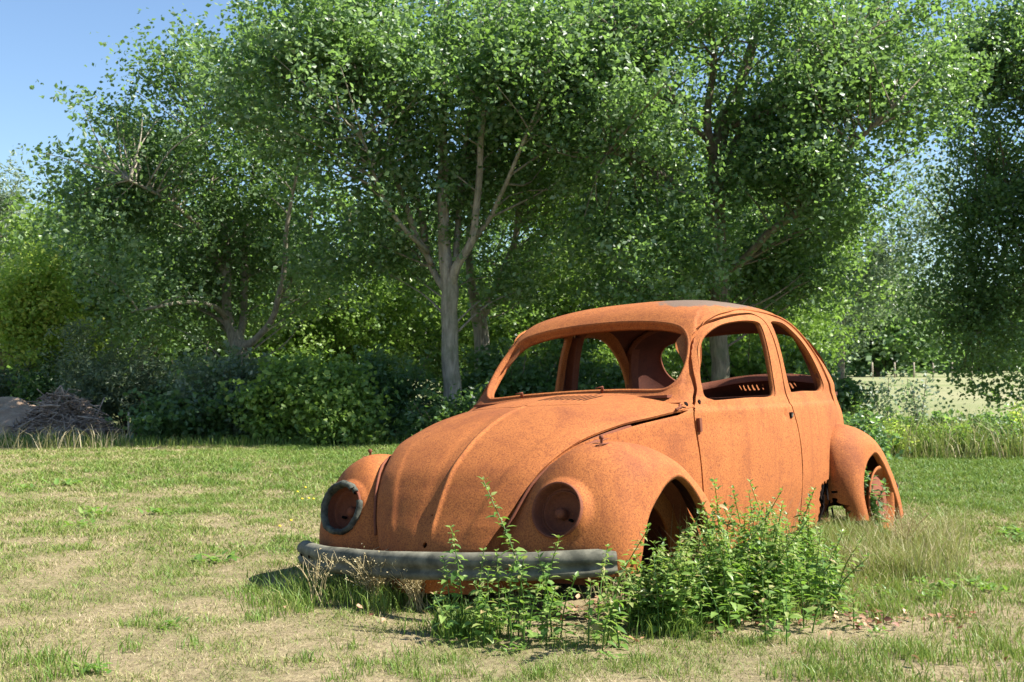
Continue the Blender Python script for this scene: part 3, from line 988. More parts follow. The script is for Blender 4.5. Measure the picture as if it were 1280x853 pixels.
for xb in (1.47, 2.0):
    zt = np.concatenate([np.linspace(1.30, 1.44, 8), np.linspace(1.445, 1.500, 10)])
    zt = zt[zt < (1.50 if xb < 1.6 else 1.455)]
    hh = H(np.full(len(zt), xb), zt)
    half = np.stack([np.full(len(zt), xb), np.maximum(hh - .028, 0), zt - .022], -1)
    half = half[half[:, 1] > .05]
    full = np.concatenate([half, (half * [1, -1, 1])[::-1]])
    rb = MB(); rb.tube(full, .022, 8, squash=.7); rb.build('roof_bow', M_RUSTM, car)
for s in (-1, 1):
    a = np.linspace(0, np.pi, 24)
    for (cx, zc, r_, y0, y1) in ((-.03, .33, .36, .42, .66), (2.38, .33, .33, .40, .62)):
        wh = MB()
        ring = lambda y, rr: np.stack([cx + rr * np.cos(a), np.full(24, s * y), zc + rr * np.sin(a)], -1)
        P0, P1 = ring(y0, r_), ring(y1, r_ + .03)
        cc = np.array([[cx, s * y0, zc]])
        J = np.arange(23)
        wh.add(np.concatenate([P0, P1, cc]), np.stack([J, J + 1, 24 + J + 1, 24 + J], -1), np.stack([J, J + 1, np.full(23, 48)], -1))
        wh.build('wheel_house', M_RUSTM, car)

# rear wheel rims without tyres
for s in (-1, 1):
    c = np.array([2.44, s * .765, .360])
    wl = empty('rear_wheel', (0, 0, 0)); wl.parent = car
    rm = MB()
    rm.revolve([(.205, -.13), (.212, -.12), (.19, -.10), (.185, -.03), (.200, -.006), (.214, .0), (.216, .008), (.206, .010), (.192, .0), (.178, -.02), (.168, -.03)], c, (0, s, 0), 56)
    rm.build('wheel_rim', M_RUST, wl)
    dk = MB()
    dk.revolve([(.172, -.03), (.14, -.012), (.10, -.020), (.085, -.004), (.05, .0), (.045, -.02), (0, -.022)], c, (0, s, 0), 48)
    dk.build('wheel_disc', M_RUSTM, wl)


# front bumper
def bumper(xc, xe, zt, dirx, name):
    U = np.linspace(-1, 1, 61)
    sec = [(.0, -.058), (-.020, -.050), (-.026, -.030), (-.015, -.020), (-.013, -.004), (-.022, .004), (-.027, .020), (-.022, .044), (-.006, .060), (.014, .062), (.020, .052)]
    sec = [(a, b_ * .84 + .010) for a, b_ in sec]
    rows = []
    for u in U:
        y = (.77 if dirx > 0 else .70) * u
        x = xc + (xe - xc) * abs(u) ** 2.6
        dxdy = (xe - xc) * 2.6 * abs(u) ** 1.6 / .77 * np.sign(u)
        nrm = np.array([-1 * dirx, dxdy * dirx, 0]); nrm /= np.linalg.norm(nrm)
        e = 1 - .22 * max(0, abs(u) - .93) / .07
        zc = zt - .058 + .006 * abs(u) ** 2
        rows.append([np.array([x, y, zc]) - nrm * a * e + np.array([0, 0, b_ * e]) for a, b_ in sec])
    rows = np.array(rows); k = len(sec)
    V = rows.reshape(-1, 3)
    V = V + np.stack([(fbm(V, 9, 3, 2) - .5) * .012, 0 * V[:, 0], (fbm(V, 6, 8, 2) - .5) * .006], -1)
    F = gridtris(61, k)
    Nn = vnormals(V, F)
    if np.sum(Nn[:, 0]) * -dirx < 0: F = F[:, ::-1]; Nn = -Nn
    return panel(name, V, Nn, F, car, .006, mats=[M_BUMP, M_BUMP if dirx < 0 else M_RUSTM], dent=.001)


bm_ = bumper(-.735, -.505, .475, 1, 'front_bumper')
for y in (.70, .60):
    h_ = MB(); x = -.735 + .23 * (y / .77) ** 2.6
    h_.revolve([(.0, .001), (.007, .001), (.009, -.003)], (x - .0265, y, .432), (-1, .6, 0), 12); h_.build('bolt_hole_shade', M_DARK, bm_)  # solid black disc, its colour stands in for the shade of a hole
for y in (-.42, .42):
    br = MB(); br.box((-.60, y, .42), (.2, .03, .05)); br.build('bumper_bracket', M_RUSTM, bm_, False)
bumper(3.10, 2.93, .45, -1, 'rear_bumper')


# ------------------------------------------------------------------ foliage
def leaf_quads(C, size, elong=1.5, up=.35, spread=1.0, tilt=None):
    """rhombic leaves at the points C with random directions"""
    n = len(C)
    d = rng.normal(size=(n, 3)); d[:, 2] *= .7; d /= np.linalg.norm(d, axis=1)[:, None]
    nn = rng.normal(size=(n, 3)); nn[:, 2] += up * 2.2
    if tilt is not None: nn += tilt
    nn -= d * np.sum(nn * d, 1)[:, None]; nn /= np.linalg.norm(nn, axis=1)[:, None]
    w = np.cross(d, nn)
    sz = size * rng.uniform(.65, 1.35, n)[:, None]
    a = C - d * sz * .5; b_ = C + w * sz * .5 / elong - nn * sz * .10 + d * sz * .06; c = C + d * sz * .5 - nn * sz * .08; e = C - w * sz * .5 / elong - nn * sz * .10 + d * sz * .06
    V = np.stack([a, b_, c, e], 1).reshape(-1, 3)
    Q = np.arange(4 * n).reshape(-1, 4)
    return V, Q


def crown(name, mat_, parent, clumps, per, size, cr_, elong=1.5, base=.5, vs=.34, up=.22, dirs=None):
    """clumps: spray centres; leaves lie along and round each spray, more in some than in others"""
    C = np.asarray(clumps); m = len(C)
    if dirs is None:
        dirs = rng.normal(size=(m, 3)) * [1, 1, .6] + [0, 0, .3]
    dirs = dirs / np.linalg.norm(dirs, axis=1)[:, None]
    sc_ = rng.uniform(.55, 1.5, m)
    cnt = np.maximum(3, (per * sc_ * rng.uniform(.5, 1.5, m))).astype(int)
    idx = np.repeat(np.arange(m), cnt); n = len(idx)
    al = np.clip(rng.normal(size=n), -1.7, 1.7); pe = rng.normal(size=(n, 3)); pe *= np.minimum(1, 1.8 / np.linalg.norm(pe, axis=1))[:, None]
    w_ = .34 - .15 * al / 1.7
    off = (dirs[idx] * (al * .85)[:, None] + pe * w_[:, None] * [1, 1, .75]) * (cr_ * sc_[idx])[:, None]
    P = C[idx] + off
    k = P[:, 2] > .05
    P = P[k]; idx = idx[k]
    V, Q = leaf_quads(P, size, elong, up)
    var = np.clip(base + rng.normal(size=len(P)) * vs * .6 + rng.normal(size=m)[idx] * vs * .5, 0, 1)
    return link(name, raw_mesh(name, V, Q, False, {'var': ('FACE', var)}), mat_, parent)


def sample_blobs(blobs, n, holes=.42, scale=1.1, seed=1):
    """points in ellipsoids (centre, radii), thinned by noise so that gaps stay"""
    out = []
    vol = np.array([b_[1][0] * b_[1][1] * b_[1][2] for b_ in blobs]) ** .8
    cnt = np.maximum(1, (n * vol / vol.sum()).astype(int))
    for (c, r_), k in zip(blobs, cnt):
        P = rng.normal(size=(k * 6, 3)); P /= np.linalg.norm(P, axis=1)[:, None]
        P *= (rng.uniform(.10, 1, len(P)) ** (1 / 3.0))[:, None]
        P = P * np.array(r_) + np.array(c)
        w = fbm(P, scale, seed, 2)
        P = P[w > holes][:k]
        out.append(P)
    return np.concatenate(out)


def limb_points(limbs):
    return np.concatenate([cr(np.array([p[:3] for p in L]), 6) for L in limbs])


def tree(name, label, limbs, blobs, n_clump, per, size, cr_, mb, ml, group=None, twigs=.5, holes=.42, scale=1.1, base=.54, elong=1.5, cat='tree', seed=1, vs=.38):
    """limbs: lists of (x, y, z, radius); blobs: ellipsoids of the crown"""
    b0 = limbs[0][0]
    root = empty(name, (b0[0], b0[1], 0), label, cat, group)
    o = np.array([b0[0], b0[1], 0])
    tk = MB()
    for L in limbs:
        L = np.array(L, float); Ld = cr(L, 6)
        wob = (np.stack([fbm(Ld[:, :3] + 5, 2.2, 40, 2), fbm(Ld[:, :3] + 9, 2.2, 41, 2), 0 * Ld[:, 0] + .5], -1) - .5) * .06
        tk.tube(Ld[:, :3] + wob - o, np.maximum(Ld[:, 3], .004), 9)
    C = sample_blobs(blobs, n_clump, holes, scale, seed)
    LP = limb_points(limbs)
    s_h = cr_ * .55
    C = C + rng.normal(size=C.shape) * [s_h, s_h, s_h * .8]
    near_ = np.array([LP[np.argmin(np.linalg.norm((LP - c) * [1, 1, 1.3], axis=1) + np.where(LP[:, 2] > c[2] - .1, .6, 0))] for c in C])
    dirs = C - near_; dirs /= np.linalg.norm(dirs, axis=1)[:, None] + 1e-9
    dirs = dirs + [0, 0, .25] + rng.normal(size=C.shape) * .35
    sel = rng.random(len(C)) < twigs
    for c in C[sel]:
        d = np.linalg.norm((LP - c) * [1, 1, 1.2], axis=1) + np.maximum(0, .6 * np.hypot(LP[:, 0] - c[0], LP[:, 1] - c[1]) - (c[2] - LP[:, 2])) * 1.6
        k = np.argmin(d + rng.uniform(0, .5, len(d)))
        a = LP[k]; L_ = np.linalg.norm(c - a)
        if L_ > 1.5 or L_ < .1 or (a[2] < 2.0 and c[2] > 2.2): continue
        m1 = a * .55 + c * .45 + np.array([rng.normal() * .09, rng.normal() * .09, rng.normal(.04, .07)]) * L_
        tk.tube(cr(np.array([a, m1, c]), 3) - o, np.linspace(.008 + .007 * L_, .004, 7), 5, cap=False)
    tk.build('trunk', mb, root)
    cw = crown('crown', ml, root, C - o, per, size, cr_ * 1.08, elong, base, vs, dirs=dirs)
    return root


def PL(pts, Y, dy=None):
    """limb from photo pixels (u, v, width in pixels) at distance Y"""
    out = []
    for i, (u, v, w) in enumerate(pts):
        yy = Y + (dy[i] if dy else 0)
        p = at(u, v, yy)
        out.append((p[0], p[1], p[2], w / 2 / F_PX * yy))
    return out


def BL(u, v, ru, rv, Y, ry=None):
    c = at(u, v, Y)
    return (c, (ru / F_PX * Y, ry if ry else ru / F_PX * Y * .8, rv / F_PX * Y))


def foot(u, w, Y): 
    p = at(u, HOR, Y)
    return (p[0], Y, -.05, w / 2 / F_PX * Y)


# the two-stemmed maple whose trunk stands left of the car
Y = 15.0
T2 = [[foot(564, 27, Y)] + PL([(565, 480, 23), (562, 400, 21), (561, 360, 22), (557, 320, 17), (553, 250, 14), (553, 160, 12), (556, 60, 9), (560, -60, 7), (562, -180, 4)], Y),
      PL([(562, 362, 14), (570, 335, 12), (590, 300, 10), (597, 240, 9), (602, 170, 8), (615, 90, 6), (625, 0, 4)], Y, [0, -.1, -.2, -.3, -.4, -.5, -.6]),
      PL([(558, 365, 11), (545, 345, 9), (535, 318, 9), (520, 240, 9), (505, 180, 8), (492, 110, 7), (480, 40, 5), (470, -40, 4)], Y, [0, .1, .2, .3, .4, .5, .6, .7]),
      PL([(540, 330, 8), (518, 290, 8), (500, 235, 7), (480, 190, 6), (460, 140, 4), (450, 80, 3)], Y, [.1, 0, -.2, -.4, -.6, -.8]),
      PL([(535, 315, 6), (500, 280, 6), (470, 225, 5), (452, 170, 3)], Y, [0, -.3, -.6, -.9]),
      PL([(571, 330, 8), (572, 280, 8), (578, 200, 7), (590, 120, 5), (600, 40, 4)], Y, [0, .2, .4, .6, .8]),
      PL([(590, 305, 7), (615, 265, 6), (640, 210, 5), (665, 150, 4), (690, 80, 3)], Y, [0, -.2, -.5, -.8, -1.1])]
B2 = [BL(420, 300, 60, 60, Y + .8, .9), BL(520, 310, 50, 40, Y + 1.0, .8), BL(640, 320, 50, 50, Y + 1.0, .8), BL(480, 245, 60, 55, Y - .4, .9), BL(600, 250, 70, 60, Y + .5, .9), BL(540, 180, 90, 50, Y + .4, 1.0), BL(560, 50, 200, 90, Y, 1.5), BL(400, 60, 110, 90, Y - .3, 1.3), BL(370, 130, 80, 70, Y - .8, 1.1), BL(470, 130, 110, 70, Y - .6, 1.0), BL(640, 100, 130, 90, Y, 1.4), BL(430, 190, 60, 50, Y - .9, .8), BL(330, 90, 50, 55, Y - .6, .9), BL(660, 200, 70, 60, Y + .4, .9)]
tree('maple_tree', 'tall pale-barked tree fanning into many upright stems, just left of the rusted car', T2, B2, 1150, 58, .068, .29, M_BARK, M_OAK, twigs=.22, holes=.52, scale=1.5, seed=2)
Y = 17.0
T3 = [[foot(606, 24, Y)] + PL([(604, 470, 21), (600, 410, 19), (598, 395, 19), (590, 360, 12), (586, 310, 9), (592, 240, 8), (600, 150, 6), (600, 60, 4)], Y),
      PL([(602, 398, 12), (618, 365, 10), (632, 335, 9), (645, 290, 8), (650, 230, 6), (668, 160, 5), (690, 100, 3)], Y, [0, -.1, -.2, -.3, -.4, -.5, -.6])]
B3 = [BL(660, 200, 90, 70, Y, 1.2), BL(700, 300, 70, 60, Y, 1.0), BL(610, 100, 100, 80, Y, 1.3), BL(730, 160, 80, 80, Y + .3, 1.2), BL(650, 40, 130, 70, Y + .5, 1.2)]
tree('maple_tree', 'thinner forked tree growing right behind the straight pale trunk', T3, B3, 620, 52, .064, .28, M_BARK, M_LIME, twigs=.3, holes=.45, seed=3)
# the big oak behind the car's roof
Y = 15.5
T4 = [[foot(900, 30, Y)] + PL([(900, 480, 24), (899, 400, 23), (899, 330, 24), (897, 260, 24), (896, 200, 22), (905, 150, 19), (925, 105, 15), (945, 40, 12), (960, -60, 9), (970, -180, 5)], Y),
      PL([(900, 345, 11), (925, 330, 10), (960, 293, 10), (1000, 262, 9), (1050, 200, 7), (1090, 160, 5), (1130, 120, 3)], Y, [0, -.2, -.5, -.8, -1.1, -1.4, -1.6]),
      PL([(897, 205, 15), (887, 175, 12), (885, 140, 10), (893, 70, 8), (885, 0, 6), (880, -90, 4)], Y, [0, -.2, -.3, -.4, -.5, -.6]),
      PL([(898, 215, 12), (930, 160, 10), (960, 125, 9), (1000, 60, 7), (1020, 0, 5), (1040, -80, 3)], Y, [0, .2, .5, .8, 1.0, 1.2]),
      PL([(897, 260, 9), (870, 248, 8), (840, 225, 7), (800, 200, 5), (760, 190, 3)], Y, [0, -.3, -.7, -1.1, -1.5]),
      PL([(894, 180, 9), (860, 150, 7), (830, 100, 6), (790, 60, 4), (750, 20, 3)], Y, [0, -.4, -.8, -1.1, -1.4]),
      PL([(905, 160, 10), (960, 140, 8), (1010, 120, 6), (1060, 80, 4)], Y, [0, -.5, -1.0, -1.4])]
B4 = [BL(870, 380, 60, 40, Y + .8, .8), BL(800, 370, 60, 40, Y, .8), BL(950, 290, 70, 60, Y + .9, .9), BL(900, 70, 230, 100, Y, 1.8), BL(780, 120, 120, 90, Y - 1.0, 1.3), BL(800, 230, 90, 50, Y - 1.2, .9), BL(1030, 150, 110, 90, Y - 1.0, 1.4), BL(1040, 230, 80, 55, Y - .8, 1.1), BL(960, 200, 80, 50, Y - .9, .8), BL(1120, 90, 80, 90, Y - .5, 1.3), BL(830, 330, 70, 45, Y - .9, .8), BL(780, 300, 60, 40, Y - .9, .8), BL(1000, 320, 70, 60, Y + .6, 1.0), BL(1040, 310, 45, 45, Y + .3, .8), BL(740, 20, 90, 80, Y - .6, 1.2), BL(970, 380, 60, 50, Y + 1.0, .9)]
tree('oak_tree', 'huge spreading oak whose thick straight trunk rises behind the car roof', T4, B4, 1800, 58, .066, .29, M_BARKD, M_OAK, twigs=.20, holes=.535, scale=1.4, seed=5)
# the low-forked tree on the left
Y = 17.5
T1 = [[foot(300, 30, Y)] + PL([(300, 490, 26), (299, 455, 24), (297, 434, 24), (287, 410, 14), (283, 380, 12), (281, 330, 12), (280, 290, 10), (270, 260, 8), (262, 220, 6), (250, 170, 4)], Y),
      PL([(300, 436, 13), (318, 425, 9), (338, 402, 8), (350, 365, 7), (358, 300, 6), (366, 240, 4), (378, 180, 3)], Y, [0, -.2, -.4, -.6, -.8, -.9, -1.0]),
      PL([(294, 428, 12), (303, 400, 9), (305, 350, 9), (305, 290, 8), (312, 240, 6), (320, 190, 5), (330, 130, 3)], Y, [0, .2, .3, .4, .5, .6, .7]),
      PL([(281, 345, 8), (265, 315, 7), (250, 285, 6), (225, 262, 5), (200, 245, 4), (160, 225, 3)], Y, [0, -.2, -.5, -.8, -1.1, -1.4]),
      PL([(285, 400, 7), (265, 382, 6), (230, 378, 5), (190, 385, 4), (165, 390, 3)], Y, [0, -.4, -.9, -1.4, -1.7]),
      PL([(352, 365, 6), (375, 330, 5), (385, 295, 4), (390, 260, 3)], Y, [0, .2, .3, .4])]
B1 = [BL(300, 320, 70, 70, Y + .5, .9), BL(250, 390, 80, 45, Y + .8, .9), BL(340, 200, 60, 60, Y, 1.0), BL(150, 210, 60, 55, Y - .4, .9), BL(200, 160, 70, 55, Y, 1.0), BL(250, 110, 70, 55, Y, 1.0), BL(280, 170, 80, 70, Y, 1.2), BL(210, 250, 90, 60, Y - .6, 1.0), BL(140, 290, 50, 50, Y - .8, .8), BL(170, 350, 70, 45, Y - 1.2, .9), BL(230, 330, 70, 50, Y + .6, 1.0), BL(330, 260, 60, 90, Y + .5, 1.1), BL(380, 350, 40, 60, Y + .3, .9), BL(110, 240, 30, 35, Y - .4, .6), BL(300, 60, 60, 40, Y, .9)]
tree('oak_tree', 'wide low-forked oak with leaning limbs, left of centre with open sky behind its top', T1, B1, 950, 54, .068, .29, M_BARK, M_OAKD, twigs=.26, holes=.49, scale=1.6, seed=8, base=.55)
# smaller trees on the left
Y = 20.0
tree('slim_tree', 'slim dark-trunked young tree standing left of the low-forked oak', [[foot(177, 12, Y)] + PL([(178, 480, 10), (177, 420, 10), (176, 360, 8), (174, 290, 6), (170, 200, 4)], Y)],
     [BL(170, 300, 70, 70, Y, 1.1), BL(130, 340, 60, 45, Y, 1.0), BL(200, 390, 60, 40, Y, .9), BL(175, 230, 50, 40, Y, .8)], 300, 60, .11, .45, M_BARKD, M_OAKD, seed=11)
Y = 22.0
tree('birch_tree', 'light green birch with a thin pale stem behind the yellowing tree', [[foot(102, 9, Y)] + PL([(102, 420, 8), (101, 350, 6), (100, 290, 4)], Y), PL([(102, 400, 5), (112, 350, 4), (118, 310, 3)], Y)],
     [BL(100, 330, 45, 55, Y, 1.0), BL(105, 290, 28, 30, Y, .6), BL(120, 400, 50, 45, Y, .9), BL(85, 390, 35, 40, Y, .8)], 330, 55, .11, .4, M_BARK, M_LIME, seed=12, base=.45)
Y = 18.0
tree('yellowing_tree', 'small round tree with yellow-green leaves at the left edge', [[foot(43, 8, Y)] + PL([(43, 470, 7), (42, 430, 6), (41, 370, 3)], Y), PL([(42, 440, 4), (60, 410, 3), (70, 380, 2)], Y), PL([(42, 440, 4), (25, 410, 3), (15, 380, 2)], Y)],
     [BL(40, 380, 30, 44, Y, .6), BL(22, 425, 28, 22, Y, .5), BL(66, 400, 22, 30, Y, .5), BL(48, 345, 18, 24, Y, .4), BL(60, 435, 20, 18, Y, .4), BL(12, 390, 22, 26, Y, .4)], 420, 50, .062, .26, M_BARKD, M_YEL, twigs=.3, holes=.46, scale=2.2, seed=13)
Y = 26.0
tree('willow_tree', 'silvery grey willow rising at the far left edge', [[foot(0, 14, Y)] + PL([(0, 420, 12), (-2, 330, 8), (0, 270, 5)], Y)],
     [BL(0, 310, 42, 70, Y, 1.0), BL(8, 265, 26, 35, Y, .7), BL(-30, 380, 70, 70, Y, 1.2), BL(20, 340, 30, 50, Y, .6)], 380, 60, .13, .42, M_BARKD, M_WIL, elong=3.6, holes=.42, seed=14)
Y = 60.0
tree('pale_tree', 'pale hazy green tree in the gap between the big oak and the overhanging tree', [[foot(1052, 9, Y)] + PL([(1052, 440, 8), (1056, 360, 6), (1062, 290, 4)], Y), PL([(1054, 400, 5), (1080, 350, 4), (1100, 300, 3)], Y)],
     [BL(1055, 390, 34, 60, Y, 1.8), BL(1070, 320, 35, 40, Y, 1.6), BL(1110, 330, 40, 35, Y, 1.6), BL(1150, 350, 35, 60, Y, 1.8), BL(1165, 270, 30, 40, Y, 1.6), BL(1140, 215, 25, 25, Y, 1.2)], 330, 46, .20, 1.0, M_BARKD, M_WIL, twigs=.2, holes=.46, scale=.5, seed=22, base=.25, elong=2.0)
# dark tree hanging in from the right
Y = 16.5
T5 = [[foot(1420, 50, Y)] + PL([(1415, 420, 44), (1405, 300, 36), (1395, 150, 28), (1385, 0, 18), (1380, -150, 8)], Y),
      PL([(1405, 310, 20), (1350, 260, 14), (1290, 240, 9), (1230, 250, 6), (1180, 275, 3)], Y, [0, .2, .5, .8, 1.0]),
      PL([(1400, 250, 18), (1340, 170, 12), (1270, 110, 8), (1215, 70, 5), (1190, 40, 3)], Y, [0, -.1, .2, .5, .6]),
      PL([(1408, 350, 14), (1350, 350, 9), (1300, 370, 6), (1250, 390, 4), (1215, 400, 3)], Y, [0, .3, .6, .8, 1.0])]
B5 = [BL(1290, 110, 90, 110, Y + .5, 1.3), BL(1210, 60, 45, 80, Y + .7, .9), BL(1240, 220, 65, 60, Y + .6, 1.0), BL(1265, 330, 65, 65, Y + .6, 1.0), BL(1215, 400, 55, 50, Y + .8, .8), BL(1255, 440, 45, 55, Y + .5, .7), BL(1400, 120, 110, 140, Y, 1.3), BL(1370, 280, 80, 100, Y, 1.2), BL(1185, 330, 40, 40, Y + 1.0, .6)]
tree('alder_tree', 'dark overhanging tree with drooping boughs at the right edge of the picture', T5, B5, 1700, 48, .064, .32, M_BARKD, M_OAKD, twigs=.35, holes=.48, scale=1.3, seed=15, base=.5)

# woodland standing behind the front trees: every tree a thing of its own
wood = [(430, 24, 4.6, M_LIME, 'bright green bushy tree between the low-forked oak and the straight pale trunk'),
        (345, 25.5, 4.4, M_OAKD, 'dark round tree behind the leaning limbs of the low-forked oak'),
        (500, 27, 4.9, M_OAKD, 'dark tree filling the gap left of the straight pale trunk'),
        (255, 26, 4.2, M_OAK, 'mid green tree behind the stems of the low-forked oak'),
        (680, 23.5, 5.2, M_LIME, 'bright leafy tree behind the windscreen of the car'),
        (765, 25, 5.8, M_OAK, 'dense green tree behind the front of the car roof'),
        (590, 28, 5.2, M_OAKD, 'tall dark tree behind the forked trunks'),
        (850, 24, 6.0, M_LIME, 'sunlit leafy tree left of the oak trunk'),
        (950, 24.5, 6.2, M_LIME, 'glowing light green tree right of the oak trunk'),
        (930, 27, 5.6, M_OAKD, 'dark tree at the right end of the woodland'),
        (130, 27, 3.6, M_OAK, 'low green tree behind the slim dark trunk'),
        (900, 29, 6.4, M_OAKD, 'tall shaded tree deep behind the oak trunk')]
for i, (u, Yw, h, ml, lb) in enumerate(wood):
    p = at(u, HOR, Yw)
    x = p[0]
    limbs = [[(x, Yw, -.05, .12), (x + .1, Yw, 1.5, .10), (x, Yw, h * .5, .07), (x + .1, Yw, h * .85, .03)],
             [(x, Yw, 1.3, .06), (x + .6, Yw - .3, 2.4, .04), (x + 1.1, Yw - .6, h * .6, .02)],
             [(x, Yw, 1.6, .06), (x - .6, Yw - .2, 2.6, .04), (x - 1.1, Yw - .5, h * .55, .02)]]
    bl = [((x, Yw, h * .62), (1.6, 1.4, h * .34)), ((x - .9, Yw - .6, h * .38), (1.0, .9, h * .22)), ((x + .9, Yw - .5, h * .42), (1.0, .9, h * .24)), ((x, Yw - .8, 1.2), (1.4, .8, 1.1))]
    tree('woodland_tree', lb, limbs, bl, 420, 74, .082, .36, M_BARKD, ml, 'trees of the wood behind the lawn', twigs=.12, holes=.42, scale=.9, seed=30 + i, base=.48)


# shrubs along the edge of the lawn
def shrub(name, label, u, Yw, w, h, n, per, size, ml, group=None, elong=1.4, base=.5, stems=9, z0=.0, cr2=.2, holes=.34, vs=.28):
    p = at(u, HOR, Yw); x = p[0]
    root = empty(name, (x, Yw, 0), label, 'shrub' if 'shrub' in name or 'bush' in name else 'plant', group)
    st = MB()
    for k in range(stems):
        a = rng.uniform(0, 6.28); rr = rng.uniform(.2, .9)
        e = np.array([w * rr * math.cos(a), w * .6 * rr * math.sin(a), h * rng.uniform(.6, 1.0)])
        st.tube(cr(np.array([[e[0] * .2, e[1] * .2, -.03], e * [.6, .6, .5], e]), 4), np.linspace(.014, .004, 9), 5)
    st.build('stem', M_BARKD, root)
    bl_ = [((0, 0, h * .34), (w * .9, w * .6, h * .40))]
    for k in range(9):
        hh_ = h * rng.uniform(.45, 1.12)
        bl_.append(((rng.uniform(-1, 1) * w * .85, rng.uniform(-.5, .3) * w, hh_ * .6), (w * rng.uniform(.16, .34), w * .3, hh_ * .42)))
    C = sample_blobs(bl_, int(n * 1.15), holes, 2.4, int(u))
    crown('foliage', ml, root, C, per, size, cr2, elong, base, vs)
    return root


EG = 'shrubs along the far edge of the lawn'
shrub('broadleaf_shrub', 'round pale-leaved shrub in the sun below the low-forked oak', 300, 15.2, .62, 1.05, 230, 40, .066, M_WIL, EG, 1.35, .25)
shrub('broadleaf_shrub', 'tall sunlit broad-leaved shrub between the low-forked oak and the straight pale trunk', 385, 14.6, .62, .98, 300, 40, .066, M_LIME, EG, 1.3, .55)
shrub('broadleaf_shrub', 'bright low broad-leaved shrub touching the lawn beyond the car nose', 432, 14.2, .42, .62, 150, 40, .062, M_LIME, EG, 1.3, .7)
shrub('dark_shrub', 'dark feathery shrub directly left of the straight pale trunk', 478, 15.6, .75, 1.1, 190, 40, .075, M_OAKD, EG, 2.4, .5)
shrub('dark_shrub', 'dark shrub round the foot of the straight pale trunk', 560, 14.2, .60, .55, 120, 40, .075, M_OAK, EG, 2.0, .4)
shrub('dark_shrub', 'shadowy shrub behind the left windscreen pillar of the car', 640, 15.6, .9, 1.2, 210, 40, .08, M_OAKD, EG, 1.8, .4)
shrub('willow_bush', 'feathery grey-green bush behind the wooden stake', 165, 16.8, .95, 1.35, 260, 44, .085, M_WIL, EG, 3.8, .12)
shrub('willow_bush', 'feathery olive bush left of the foot of the low-forked oak', 240, 17.0, .85, 1.25, 230, 44, .085, M_OAK, EG, 3.4, .7)
shrub('dark_shrub', 'low dark shrub between the stake and the sunlit broad-leaved shrubs', 235, 14.9, .60, .50, 120, 36, .07, M_OAKD, EG, 1.5, .5)
shrub('willow_bush', 'grey-leaved bush above the earth mound', 20, 18.2, 1.0, 1.1, 190, 40, .10, M_WIL, EG, 3.0, .1)
shrub('dark_shrub', 'dark leafy shrub between the earth mound and the yellowing tree', 75, 17.6, .7, .95, 150, 36, .085, M_OAKD, EG, 1.5, .45)
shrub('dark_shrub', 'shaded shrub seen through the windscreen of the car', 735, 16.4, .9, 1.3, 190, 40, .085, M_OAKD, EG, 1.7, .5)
shrub('broadleaf_shrub', 'green shrub seen through the door window of the car', 930, 17.0, 1.0, 1.5, 210, 38, .09, M_LIME, EG, 1.5, .4)
shrub('dark_shrub', 'dark shrub hugging the rear of the car roofline', 1035, 16.0, .45, 1.05, 110, 36, .085, M_OAKD, EG, 1.5, .45)
shrub('broadleaf_shrub', 'leafy shrub standing right behind the tail of the car', 1070, 11.6, .22, .42, 70, 32, .055, M_OAK, EG, 1.6, .5, cr2=.14)

# tall weeds at the right end
def stalks(n, xr_, yr_, hr, w, seed, lean=.25, dry=.5, drys=.25):
    x = rng.uniform(*xr_, n); y = rng.uniform(*yr_, n); h = rng.uniform(*hr, n)
    return blades(x, y, h, w, lean, np.clip(rng.normal(dry, drys, n), 0, 1))


def blades(x, y, h, w, lean, var, z0=None, segs=2):
    n = len(x)
    P = np.stack([x, y], -1)
    z0 = hgt(P) if z0 is None else z0
    z0 = np.where((np.abs(x) > 9) | (y > 17), 0, z0)
    a = rng.uniform(0, 2 * np.pi, n)
    dx, dy = np.cos(a), np.sin(a)
    l = lean * h * rng.uniform(.3, 1.5, n)
    b2 = rng.uniform(0, 2 * np.pi, n); lx, ly = np.cos(b2) * l, np.sin(b2) * l
    ww_ = w * rng.uniform(.6, 1.3, n)
    base = np.stack([x, y, z0 - .01], -1)
    wv = np.stack([dx * ww_, dy * ww_, 0 * x], -1) * .5
    mid = base + np.stack([lx * .35, ly * .35, h * .6], -1)
    top = base + np.stack([lx, ly, h * rng.uniform(.85, 1, n)], -1)
    V = np.stack([base - wv, base + wv, mid + wv * .8, mid - wv * .8, top], 1).reshape(-1, 3)
    k = np.arange(n) * 5
    Q = np.stack([k, k + 1, k + 2, k + 3], -1); T = np.stack([k + 3, k + 2, k + 4], -1)
    return V, Q, T, np.concatenate([var, var])


def link_blades(name, parts, mat_, kind='stuff', parent=None):
    V = []; Q = []; T = []; n = 0; v1 = []; v2 = []
    for (v, q, t_, va) in parts:
        V.append(v); Q.append(q + n); T.append(t_ + n); n += len(v)
        v1.append(va[:len(q)]); v2.append(va[len(q):])
    me = raw_mesh(name, np.concatenate(V), [np.concatenate(Q), np.concatenate(T)], False, {'var': ('FACE', np.concatenate(v1 + v2))})
    o = link(name, me, mat_, parent)
    if kind: tag(o, kind=kind)
    return o


